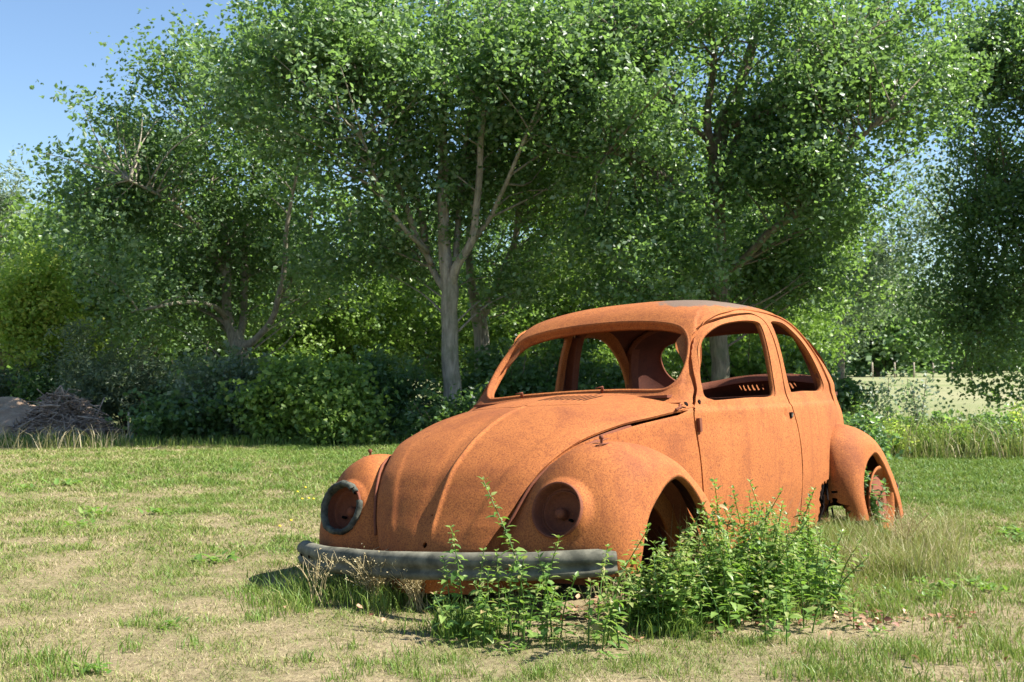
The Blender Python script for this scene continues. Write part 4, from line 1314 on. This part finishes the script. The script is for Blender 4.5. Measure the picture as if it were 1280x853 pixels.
o = link_blades('tall_weeds', [stalks(5200, (3.2, 7.2), (11.9, 14.4), (.06, .34), .009, 1, .6, .5, .28), stalks(2600, (3.2, 7.0), (11.9, 13.0), (.22, .50), .007, 5, .5, .62, .2), stalks(900, (3.3, 7.2), (12.2, 14.2), (.25, .60), .008, 2, .2, .6, .2)], M_GRASS)
tag(o, 'tall rank weeds and grasses along the field edge right of the car', 'weeds')
o = link_blades('edge_grass', [stalks(9000, (-7.2, 3.4), (13.8, 15.2), (.04, .16), .010, 1, .45, .25, .22), stalks(500, (-7.2, -4.4), (13.4, 14.4), (.10, .34), .008, 3, .7, .85, .15)], M_GRASS)
tag(o, 'unmown grass along the foot of the shrubs at the lawn edge', 'grass')


for k, (u, Yw, w_, h_, ml, lb) in enumerate([(1066, 12.9, .22, .40, M_LIME, 'bright green weed clump just behind the car tail'), (1100, 12.3, .20, .30, M_YEL, 'yellowish low weed clump at the lawn edge right of the car tail'),
        (1140, 12.4, .26, .30, M_LIME, 'low bright weed clump at the lawn edge below the pale silvery sapling'), (1180, 12.6, .24, .38, M_YEL, 'yellowish weed clump at the lawn edge under the meadow oak'),
        (1215, 12.4, .26, .28, M_LIME, 'pale weed clump at the lawn edge under the overhanging tree'), (1250, 12.5, .24, .36, M_OAK, 'mid green weed clump at the lawn edge near the right border'),
        (1278, 12.7, .22, .40, M_YEL, 'yellowish weed clump cut by the right border of the picture')]):
    shrub('weed_clump', lb, u, Yw, w_, h_, 60, 34, .045, ml, 'weed clumps along the right lawn edge', 2.2, .55, stems=8, cr2=.12, vs=.4)


def sapling(u, Yw, h, ml, label, size=.06, n=60, group=None, vs=.3, base=.6):
    p = at(u, HOR, Yw)
    root = empty('leafy_plant', (p[0], Yw, 0), label, 'plant', group)
    st = MB(); C = []
    for k in range(3):
        e = np.array([rng.normal() * .10, rng.normal() * .08, h * rng.uniform(.8, 1)])
        L = cr(np.array([[0, 0, -.02], e * [.3, .3, .5], e]), 6); st.tube(L, np.linspace(.008, .003, len(L)), 5)
        C.append(L[4:])
    st.build('stem', M_BARKD, root)
    C = np.concatenate(C)
    crown('foliage', ml, root, C, n // 6, size, .12, 1.5, base, vs)


for k, (u, Yw, h, ml, lb) in enumerate([(1150, 12.6, .90, M_WIL, 'pale silvery sapling standing in the weeds right of the car'), (1108, 12.8, .80, M_WIL, 'pale-leaved plant just right of the car tail'),
                         (1200, 13.4, .34, M_OAK, 'dark leafy plant in the middle of the right-hand weeds'), (1235, 13.2, .36, M_OAK, 'dark broad-leaved plant below the overhanging tree'),
                         (1270, 13.3, .36, M_OAK, 'dark weed clump at the right edge of the picture'), (1175, 13.3, .36, M_OAK, 'low green plant beside the pale silvery sapling'),
                         (1130, 13.4, .34, M_OAK, 'dark green plant between the two pale saplings')]):
    sapling(u, Yw, h, ml, lb, .07 if ml is not M_WIL else .042, 110)

# far field: trees, hedge, posts
for k, (u, Yw, ru, rv, vc, ml, lb) in enumerate([(1098, 95, 70, 62, 400, M_OAK, 'solitary oak with a dark trunk standing in the distant meadow'),
                               (1015, 120, 60, 60, 405, M_OAK, 'distant tree just left of the solitary meadow oak'),
                               (1165, 150, 60, 45, 420, M_OAKD, 'distant dark tree right of the solitary meadow oak'),
                               (1230, 140, 50, 55, 412, M_OAK, 'distant tree below the overhanging boughs at the right'),
                               (1300, 150, 60, 60, 405, M_OAKD, 'distant tree at the far right of the meadow'),
                               (950, 130, 60, 60, 400, M_OAK, 'distant tree behind the rear of the car')]):
    p = at(u, HOR, Yw); s_px = Yw / F_PX
    h = (HOR - (vc - rv)) * s_px + CAMH
    limbs = [[(p[0], Yw, -.1, 8 * s_px), (p[0] + .2, Yw, h * .35, 5.5 * s_px), (p[0], Yw, h * .8, 2 * s_px)]]
    c = at(u, vc, Yw)
    bl = [(c, (ru * s_px * .8, ru * s_px * .7, rv * s_px)), (c + np.array([ru * s_px * .5, 0, -rv * s_px * .3]), (ru * s_px * .5,) * 3), (c + np.array([-ru * s_px * .5, 0, -rv * s_px * .25]), (ru * s_px * .5,) * 3)]
    tree('meadow_tree', lb, limbs, bl, 420, 22, .55, 1.6, M_BARKD, ml, 'distant trees of the meadow', twigs=.05, holes=.36, scale=.25, seed=60 + k)
hb = MB()
P = np.stack([rng.uniform(0, 140, 26000), rng.uniform(175, 183, 26000), rng.uniform(0, 1, 26000)], -1)
P[:, 2] *= 1.5 + 4.0 * fbm(P[:, :1] * [[1]] * np.array([[1.0]]) @ np.array([[1., 0.]]), .08, 5, 3)
V, Q = leaf_quads(P, .9, 1.4)
tag(link('distant_woods', raw_mesh('distant_woods', V, Q, False, {'var': ('FACE', rng.uniform(.1, .7, len(P)))}), M_OAK), 'low line of distant woods across the far side of the meadow', 'woods', kind='stuff')
P = np.stack([rng.uniform(-160, -2, 22000), rng.uniform(75, 83, 22000), rng.uniform(0, 1, 22000)], -1)
P[:, 2] *= 4.5
V, Q = leaf_quads(P, .8, 1.4)
tag(link('woods_depth', raw_mesh('woods_depth', V, Q, False, {'var': ('FACE', rng.uniform(0, .5, len(P)))}), M_OAKD), 'dense dark woods deep behind the front row of trees', 'woods', kind='stuff')
for k, u in enumerate((1090, 1118, 1142, 1166, 1190, 1214)):
    Yw = 88.0; p = at(u, HOR, Yw)
    ps = MB(); ps.tube([(0, 0, -.1), (0.02, 0, .5), (0, 0, 1.1)], [.07, .065, .06], 7)
    o = ps.build('fence_post', M_STAKE)
    o.location = (p[0], Yw, 0)
    tag(o, 'small weathered fence post far out in the meadow', 'fence post', 'fence posts in the meadow')

# earth mound, brush pile and stakes on the left
mp_ = []
xs = np.linspace(-1, 1, 50); ys = np.linspace(-1, 1, 30)
GX2, GY2 = np.meshgrid(xs, ys, indexing='ij')
rr = np.clip(1 - (GX2 ** 2 + GY2 ** 2), 0, 1)
pp = np.stack([GX2.ravel() * 1.5, GY2.ravel() * 1.0], -1)
zz2 = .46 * rr.ravel() ** .8 * (.55 + .9 * fbm(pp, 2.6, 9, 4)) + .09 * fbm(pp, 9, 6, 4) - .07
mo = link('earth_mound', raw_mesh('earth_mound', np.column_stack([pp, zz2]), np.stack([(I_ := np.meshgrid(np.arange(49), np.arange(29), indexing='ij'))[0] * 30 + I_[1], (I_[0] + 1) * 30 + I_[1], (I_[0] + 1) * 30 + I_[1] + 1, I_[0] * 30 + I_[1] + 1], -1).reshape(-1, 4)), M_SOIL)
p = at(-18, HOR, 16.2); mo.location = (p[0], 16.2, 0)
tag(mo, 'low mound of bare sandy earth at the left edge', 'earth mound')
bp = MB(); tv = MB()
for k in range(1100):
    a = rng.uniform(0, 6.28); r_ = rng.uniform(0, 1) ** .6
    c = np.array([r_ * .60 * math.cos(a), r_ * .42 * math.sin(a), 0])
    hmax = .56 * (1 - r_ ** 1.7) + .05
    c[2] = rng.uniform(.2, 1) * hmax
    d = rng.normal(size=3) * [1, 1, .35]; d /= np.linalg.norm(d)
    L = rng.uniform(.12, .42)
    q = rng.normal(size=3) * .04
    bp.tube([c - d * L / 2, c + q, c + d * L / 2], [rng.uniform(.004, .012), .007, .003], 5, cap=False)
for c0, c1, r0 in (((.02, -.1, .50), (-.06, -.1, .40), .022), ((.02, -.1, .66), (-.08, -.12, .50), .012), ((.02, -.1, .66), (.08, -.12, .50), .012), ((-.15, -.30, .40), (.10, -.32, .41), .018), ((.45, -.2, .12), (.62, -.25, .52), .012), ((.3, -.3, .28), (.75, -.3, .20), .011), ((.2, -.35, .10), (.9, -.4, .12), .010), ((-.6, -.3, .0), (-.1, -.35, .33), .011)):
    bp.tube([c0, (np.array(c0) + np.array(c1)) / 2 + [0, 0, .015], c1], [r0, r0 * .8, r0 * .5], 7)
core = np.clip(1 - (GX2 ** 2 + GY2 ** 2), 0, 1).ravel()
bp.add(np.column_stack([pp * [.40, .42], .34 * core ** .8 * (.7 + .6 * fbm(pp, 5, 2, 3)) - .03]), np.stack([I_[0] * 30 + I_[1], (I_[0] + 1) * 30 + I_[1], (I_[0] + 1) * 30 + I_[1] + 1, I_[0] * 30 + I_[1] + 1], -1).reshape(-1, 4))
o = bp.build('brush_pile', M_STICK); p = at(78, HOR, 15.6); o.location = (p[0], 15.6, 0); o.scale = (1.0, 1, 1.0)
tag(o, 'heap of dead grey twigs and roots beside the earth mound', 'brush pile')
for u, Yw, h, r_, tl, lb in ((161, 14.6, .36, .014, .0, 'thin wooden stake upright in front of the feathery bush'), (157, 14.3, .12, .010, .12, 'short stub of a stick beside the taller wooden stake')):
    sk = MB(); sk.tube([(0, 0, -.1), (.004, 0, h * .5), (tl * .2, 0, h)], [r_, r_ * .95, r_ * .8], 8)
    o = sk.build('wooden_stake', M_STAKE); p = at(u, HOR, Yw); o.location = (p[0], Yw, 0); tag(o, lb, 'stake')

# ------------------------------------------------------------------ lawn grass
CARINV = np.linalg.inv(CARM)


def under_car(x, y):
    P = np.stack([x, y, 0 * x + .1, 0 * x + 1], -1) @ CARINV.T
    return (P[:, 0] > -.55) & (P[:, 0] < 2.9) & (np.abs(P[:, 1]) < .66)


parts = []
for (y0, y1, dens, hr, w) in ((3.1, 4.2, 12000, (.008, .032), .003), (4.2, 6.0, 8500, (.009, .034), .0035), (6.0, 9.0, 5200, (.012, .038), .0055), (9, 15.0, 3000, (.014, .042), .008)):
    xm = y1 * .43 + .4
    n = int((y1 - y0) * 2 * xm * dens)
    x = rng.uniform(-xm, xm, n); y = rng.uniform(y0, y1, n)
    P = np.stack([x, y], -1)
    d = dryness(P)
    tuft = fbm(P, 5.5, 33, 2)
    keep_ = rng.random(n) < np.clip(.66 + .6 * (1 - d) + .4 * (tuft > .6), 0, 1)
    keep_ &= ~under_car(x, y)
    x, y, d, tuft = x[keep_], y[keep_], d[keep_], tuft[keep_]
    n = len(x)
    h = rng.uniform(*hr, n) * (.7 + .8 * np.clip(tuft - .35, 0, .5) / .5 + .4 * (1 - d))
    var = np.clip(.12 + .62 * d + rng.normal(size=n) * .16 - .12 * (tuft > .6), 0, 1)
    parts.append(blades(x, y, h, w, .9, var))
# lying straw
n = 210000
x = rng.uniform(-4.8, 4.8, n); y = 3.1 + 7.5 * rng.uniform(0, 1, n) ** 1.25
P = np.stack([x, y], -1); k_ = (dryness(P) > .45) & ~under_car(x, y)
parts.append(blades(x[k_], y[k_], rng.uniform(.005, .014, k_.sum()), .0034, 3.5, np.clip(rng.normal(.88, .15, k_.sum()), 0, 1)))
o = link_blades('lawn_grass', parts, M_GRASS)
tag(o, 'patchy lawn of short green and straw-coloured grass', 'grass')


# long grass round the car: tufts in px coordinates of the photo
def gpt(u, v):
    Yg = F_PX * CAMH / (v - HOR)
    return (u - 640) / F_PX * Yg, Yg


def tuft_patch(u0, u1, v0, v1, n, hr, w, lean, dry, drys=.15, clump=.05, nc=None):
    nc = nc or max(3, n // 60)
    cu = rng.uniform(u0, u1, nc); cv = rng.uniform(v0, v1, nc)
    c = np.array([gpt(a, b_) for a, b_ in zip(cu, cv)])
    i = rng.integers(0, nc, n)
    x = c[i, 0] + rng.normal(size=n) * clump; y = c[i, 1] + rng.normal(size=n) * clump
    h = rng.uniform(*hr, n)
    return blades(x, y, h, w, lean, np.clip(rng.normal(dry, drys, n), 0, 1))


lg = [tuft_patch(350, 460, 735, 768, 800, (.05, .13), .0035, .55, .30, .25),
      tuft_patch(560, 620, 775, 790, 700, (.05, .12), .004, .45, .12),
      tuft_patch(780, 860, 765, 790, 900, (.04, .11), .004, .45, .18),
      tuft_patch(850, 1130, 700, 770, 4600, (.03, .11), .0035, .6, .42, .25),
      tuft_patch(1040, 1190, 668, 720, 4200, (.08, .20), .003, .6, .66, .2),
      tuft_patch(960, 1090, 668, 700, 2200, (.10, .20), .0035, .5, .4, .2),
      tuft_patch(300, 420, 700, 760, 900, (.03, .08), .004, .5, .18),
      tuft_patch(960, 1110, 805, 850, 900, (.03, .08), .0035, .5, .28, .2),
      tuft_patch(0, 130, 800, 850, 500, (.03, .08), .0035, .5, .2, .2, .04),
      tuft_patch(140, 420, 760, 850, 500, (.02, .06), .0035, .5, .2, .2, .03),
      tuft_patch(420, 640, 790, 850, 700, (.02, .06), .0035, .5, .25, .2, .03),
      tuft_patch(640, 980, 785, 850, 800, (.02, .06), .0035, .5, .3, .2, .03),
      tuft_patch(1100, 1280, 700, 850, 2500, (.03, .08), .004, .5, .3, .2),
      tuft_patch(800, 1040, 700, 745, 260, (.20, .42), .003, .5, .8, .15),
      tuft_patch(560, 770, 745, 775, 160, (.12, .30), .003, .6, .8, .15),
      tuft_patch(430, 560, 735, 760, 900, (.05, .13), .0035, .5, .3)]
o = link_blades('long_grass', lg, M_GRASS)
tag(o, 'longer uncut green and straw grass round the sunken car', 'grass')


# dried seed-head plants
def dry_plant(u, v, n, h, label, spread=.12):
    x, y = gpt(u, v)
    root = empty('dry_seedhead_plant', (x, y, 0), label, 'plant')
    st = MB(); C = []
    for k in range(n):
        a = rng.uniform(0, 6.28); l = rng.uniform(.1, 1) * spread
        hh = h * rng.uniform(.55, 1)
        L = cr(np.array([[rng.normal() * .02, rng.normal() * .02, -.01], [l * math.cos(a) * .4, l * math.sin(a) * .4, hh * .55], [l * math.cos(a), l * math.sin(a), hh]]), 4)
        st.tube(L, np.linspace(.0020, .0010, len(L)), 4, cap=False, val=.6)
        C.append(L[4:])
        for j in range(2):
            b0_ = L[rng.integers(4, 8)]; e = b0_ + np.array([rng.normal() * .03, rng.normal() * .03, .04])
            st.tube([b0_, (b0_ + e) / 2, e], [.001, .0009, .0007], 4, cap=False, val=.7); C.append(e[None])
    st.build('stem', M_DRYG, root, var=True)
    crown('seed_head', M_DRYG, root, np.concatenate(C)[::2], 4, .008, .014, 1.6, .6, .3)


dry_plant(470, 752, 80, .19, 'straw-coloured dried plant under the left half of the bumper', .14)
dry_plant(520, 758, 60, .17, 'tan dried plant in front of the bumper beside the nettles', .12)
dry_plant(395, 752, 12, .18, 'few bent red-brown stalks at the left end of the bumper', .12)
dry_plant(1130, 690, 26, .24, 'pale dried stalks standing beyond the rear wheel', .16)


# ------------------------------------------------------------------ nettles
def leaf_mesh(base, d, nn, L, W_):
    """pointed folded leaves, vectorised"""
    w = np.cross(d, nn)
    L = L[:, None]; W_ = W_[:, None]
    f = [(0, 0, 0), (.28, .5, -.06), (.62, .36, -.12), (1, 0, -.22)]
    p0 = base
    pl1 = base + d * L * .28 + w * W_ * .5 + nn * L * .05; pr1 = base + d * L * .28 - w * W_ * .5 + nn * L * .05
    pm1 = base + d * L * .30 - nn * L * .02
    pl2 = base + d * L * .66 + w * W_ * .30 - nn * L * .02; pr2 = base + d * L * .66 - w * W_ * .30 - nn * L * .02
    pm2 = base + d * L * .66 - nn * L * .08
    tip = base + d * L - nn * L * .22
    V = np.stack([p0, pl1, pm1, pr1, pl2, pm2, pr2, tip], 1).reshape(-1, 3)
    k = np.arange(len(base)) * 8
    T = np.concatenate([np.stack([k, k + 2, k + 1], -1), np.stack([k, k + 3, k + 2], -1), np.stack([k + 4, k + 5, k + 7], -1), np.stack([k + 5, k + 6, k + 7], -1)])
    Q = np.concatenate([np.stack([k + 1, k + 2, k + 5, k + 4], -1), np.stack([k + 2, k + 3, k + 6, k + 5], -1)])
    return V, Q, T


def nettle(loc, stems, label, group='nettles round the car', scale=1.0, mat_=None, name='nettle_plant'):
    """stems: (dx, dy, height)"""
    root = empty(name, (loc[0], loc[1], 0), label, 'plant', group)
    st = MB(); B = []; D = []; LL = []; ND = []; VV = []
    for (sx_, sy_, h) in stems:
        ln = rng.normal(size=2) * .22 * h
        top = np.array([sx_ + ln[0], sy_ + ln[1], h])
        P = cr(np.array([[sx_, sy_, -.02], [sx_ + ln[0] * .3, sy_ + ln[1] * .3, h * .5], top]), 8)
        st.tube(P, np.linspace(.0032, .0014, len(P)), 5, cap=False, val=.35)
        nodes = max(6, int(h / .019))
        tt = np.linspace(.14, 1, nodes)
        a0 = rng.uniform(0, 6.28)
        sv = rng.normal() * .08
        for j, t_ in enumerate(tt):
            c = np.array([np.interp(t_ * (len(P) - 1), np.arange(len(P)), P[:, q]) for q in range(3)])
            for m_ in range(2 if t_ < .97 else 4):
                if t_ < .4 and rng.random() < .15: continue
                a = a0 + j * 1.57 + m_ * (3.14 if t_ < .97 else 1.57) + rng.normal() * .35
                el = rng.normal(.10, .25) if t_ < .9 else rng.normal(.7, .2)
                d = np.array([math.cos(a) * math.cos(el), math.sin(a) * math.cos(el), math.sin(el)])
                nn = np.array([-math.cos(a) * math.sin(el), -math.sin(a) * math.sin(el), math.cos(el)]) + rng.normal(size=3) * .25
                nn -= d * (nn @ d); nn /= np.linalg.norm(nn)
                size = scale * (.050 * (1 - .64 * t_ ** 2.2) + rng.normal() * .005)
                B.append(c + d * .012 * (1 - t_ * .7)); D.append(d); ND.append(nn); LL.append(max(size, .010))
                VV.append(.40 + .26 * t_ + rng.normal() * .19 + sv * 1.6)
            if .45 < t_ < .97 and rng.random() < .55:            # side shoots and tassels
                for m_ in range(3):
                    a = rng.uniform(0, 6.28); d = np.array([math.cos(a), math.sin(a), rng.normal(-.2, .3)]); d /= np.linalg.norm(d)
                    nn = np.array([0, 0, 1.]) - d * d[2]; nn /= np.linalg.norm(nn)
                    B.append(c); D.append(d); ND.append(nn); LL.append(.020 * scale); VV.append(.9)
    st.build('stem', mat_ or M_NET, root, var=True)
    B = np.array(B); LL = np.array(LL)
    V, Q, T = leaf_mesh(B, np.array(D), np.array(ND), LL, LL * .56)
    va = np.clip(np.array(VV), 0, 1); n = len(B)
    me = raw_mesh('foliage', V, [Q, T], True, {'var': ('FACE', np.concatenate([va, va, va, va, va, va]))})
    link('foliage', me, mat_ or M_NET, root)
    return root


def nstems(pts, Yb):
    """from photo pixels of the tips (u, v, distance)"""
    out = []
    for (u, v, Yq) in pts:
        p = at(u, v, Yq); out.append((p[0], Yq, p[2]))
    return out


def nettle_px(pts, label, **kw):
    S_ = nstems(pts, 0); c = np.mean([[a, b_] for a, b_, _ in S_], 0)
    return nettle(c, [(a - c[0], b_ - c[1], max(h, .05)) for a, b_, h in S_], label, **kw)


nettle_px([(662, 606, 4.22), (676, 668, 4.26), (690, 690, 4.20), (648, 690, 4.24), (660, 720, 4.15), (700, 715, 4.2), (682, 735, 4.1)], 'tallest nettle in front of the right headlamp, above the bumper')
nettle_px([(580, 662, 4.26), (596, 690, 4.24), (565, 700, 4.25), (610, 715, 4.2), (545, 718, 4.3), (590, 735, 4.15), (560, 745, 4.15)], 'nettle clump at the middle of the bumper')
nettle_px([(625, 690, 4.28), (635, 710, 4.22), (618, 730, 4.15), (640, 740, 4.1), (605, 748, 4.1), (655, 752, 4.05)], 'low nettles filling the space between the two taller bumper clumps')
nettle_px([(757, 645, 4.10), (745, 690, 4.12), (765, 705, 4.08), (735, 730, 4.05), (775, 735, 4.05), (752, 750, 4.0)], 'nettle standing at the right end of the bumper')
big = []
def bush(n, u0, u1, fv, y0, y1):
    out = []
    for _ in range(n):
        u = rng.uniform(u0, u1); Yq = rng.uniform(y0, y1)
        v = np.interp(u, *zip(*fv)) + rng.uniform(0, 60) * (rng.random() < .8) + (y1 - Yq) * 50
        out.append((u, v, Yq))
    return out
TOPS = [(775, 720), (800, 690), (820, 668), (840, 640), (855, 668), (880, 645), (905, 615), (925, 640), (945, 620), (965, 605), (990, 622), (1010, 640), (1040, 655), (1060, 670)]
nettle_px(bush(46, 785, 862, TOPS, 4.25, 4.65), 'nettle clump growing out of the front wheel arch')
nettle_px([(838, 632, 4.55), (905, 600, 4.75), (920, 612, 4.7), (970, 604, 4.9), (985, 612, 4.95), (948, 618, 4.8), (893, 640, 4.6), (1006, 628, 4.95), (935, 608, 4.8), (1022, 640, 5.0)], 'tallest nettle stems reaching up against the car door')
nettle_px(bush(52, 860, 950, TOPS, 4.35, 4.85), 'dense nettle bush in front of the front half of the door')
nettle_px(bush(52, 945, 1045, TOPS, 4.55, 5.1), 'dense nettle bush in front of the rear half of the door')
nettle_px([(u, v, Yq) for u, v, Yq in zip(rng.normal(890, 70, 50), rng.uniform(690, 752, 50), np.clip(rng.normal(4.42, .14, 50), 4.1, 4.8))], 'low fringe of nettles along the front of the nettle bush', scale=.9)
nettle_px([(1080, 588, 6.74), (1090, 604, 6.72), (1078, 600, 6.76), (1092, 625, 6.70), (1084, 632, 6.72), (1087, 592, 6.78)], 'dark glossy plant growing through the rear wheel arch', scale=1.9, mat_=M_OAK, name='broadleaf_weed')


def rosettes(uv, label, name='broadleaf_weed', n=14, L=.06, mat_=None, group='broad-leaved weeds in the lawn'):
    root = None
    for (u, v, k, l) in uv:
        x, y = gpt(u, v)
        a = rng.uniform(0, 6.28, k); el = rng.uniform(.15, .9, k)
        d = np.stack([np.cos(a) * np.cos(el), np.sin(a) * np.cos(el), np.sin(el)], -1)
        nn = np.stack([-np.cos(a) * np.sin(el), -np.sin(a) * np.sin(el), np.cos(el)], -1)
        B = np.stack([rng.normal(size=k) * l * .7, rng.normal(size=k) * l * .6, np.abs(rng.normal(size=k)) * .012 + .004], -1)
        V, Q, T = leaf_mesh(B, d, nn, np.full(k, l) * rng.uniform(.6, 1.2, k), np.full(k, l * .42))
        va = np.clip(rng.normal(.5, .15, k), 0, 1)
        me = raw_mesh(name, V, [Q, T], True, {'var': ('FACE', np.tile(va, 6))})
        o = link(name, me, mat_ or M_NET); o.location = (x, y, float(hgt(np.array([[x, y]]))[0]))
        tag(o, label, 'weed', group)


rosettes([(1180, 735, 30, .045), (1215, 728, 26, .04), (1235, 738, 24, .045), (1150, 728, 26, .04), (1130, 700, 26, .04), (1160, 745, 24, .04)], 'broad-leaved weed in the dry grass right of the car')
rosettes([(125, 640, 22, .07), (85, 605, 22, .08), (200, 640, 20, .07), (260, 700, 16, .06), (285, 698, 14, .06), (100, 655, 18, .06), (215, 785, 18, .035), (30, 610, 18, .07)], 'flat green weed in the dry lawn left of the car')
rosettes([(float(a_), float(b_), 20, float(rng.uniform(.020, .032))) for a_, b_ in zip(rng.uniform(960, 1140, 26), rng.uniform(690, 768, 26))], 'small leafy weed in the long grass between the nettles and the litter')
rosettes([(1262, 668, 26, .06), (1275, 675, 24, .06)], 'leafy green weed at the right edge of the lawn')
rosettes([(880, 770, 16, .03), (640, 812, 16, .03), (760, 822, 18, .03), (1095, 790, 16, .03), (560, 800, 14, .03), (1000, 775, 18, .035), (120, 840, 24, .04)], 'small green weed in the foreground grass')

# small yellow flowers left of the far headlamp
for k, (u, v) in enumerate(((372, 612), (378, 622), (386, 621), (392, 622), (364, 652), (350, 660), (382, 606))):
    x, y = gpt(u, v + 22)
    st = MB(); st.tube([(0, 0, 0), (.006, 0, .05), (.002, 0, .10)], [.0015, .0012, .001], 4, val=.3)
    o = st.build('yellow_flower', M_NET, None, var=True); o.location = (x, y, 0)
    tag(o, 'tiny yellow flower in the grass left of the far headlamp', 'flower', 'yellow flowers in the lawn')
    hd_ = MB(); hd_.revolve([(0, .002), (.005, .003), (.008, .0), (.003, -.002), (0, -.003)], (.002, 0, .102), (.2, -.4, 1), 9); hd_.build('blossom', M_FLOW, o, var=True)

# dead leaves under the nettles
pts = []
for (u, v, su, sv, n) in ((700, 765, 20, 8, 40), (745, 758, 12, 8, 30), (930, 765, 22, 7, 70), (1010, 762, 20, 6, 70), (985, 752, 18, 6, 50), (1090, 772, 26, 6, 50), (1190, 770, 24, 5, 26), (580, 762, 60, 8, 30), (810, 790, 30, 6, 14), (1060, 745, 60, 14, 40), (740, 790, 160, 22, 26), (1200, 820, 60, 20, 10)):
    uu = rng.normal(u, su, n); vv_ = rng.normal(v, sv, n)
    pts += [gpt(a, b_) for a, b_ in zip(uu, vv_)]
pts = np.array(pts); P = np.column_stack([pts, hgt(pts) + rng.uniform(.006, .03, len(pts))])
n = len(P)
a = rng.uniform(0, 6.28, n); d = np.stack([np.cos(a), np.sin(a), rng.normal(size=n) * .3], -1); d /= np.linalg.norm(d, axis=1)[:, None]
nn = np.stack([rng.normal(size=n) * .5, rng.normal(size=n) * .5, np.ones(n)], -1); nn -= d * np.sum(nn * d, 1)[:, None]; nn /= np.linalg.norm(nn, axis=1)[:, None]
L = rng.uniform(.016, .042, n)
V, Q, T = leaf_mesh(P, d, nn, L, L * .6)
va = rng.uniform(0, 1, n)
o = link('leaf_litter', raw_mesh('leaf_litter', V, [Q, T], True, {'var': ('FACE', np.tile(va, 6))}), M_LITTER)
tag(o, 'scattered dead brown leaves below the nettles', 'dead leaves', kind='stuff')
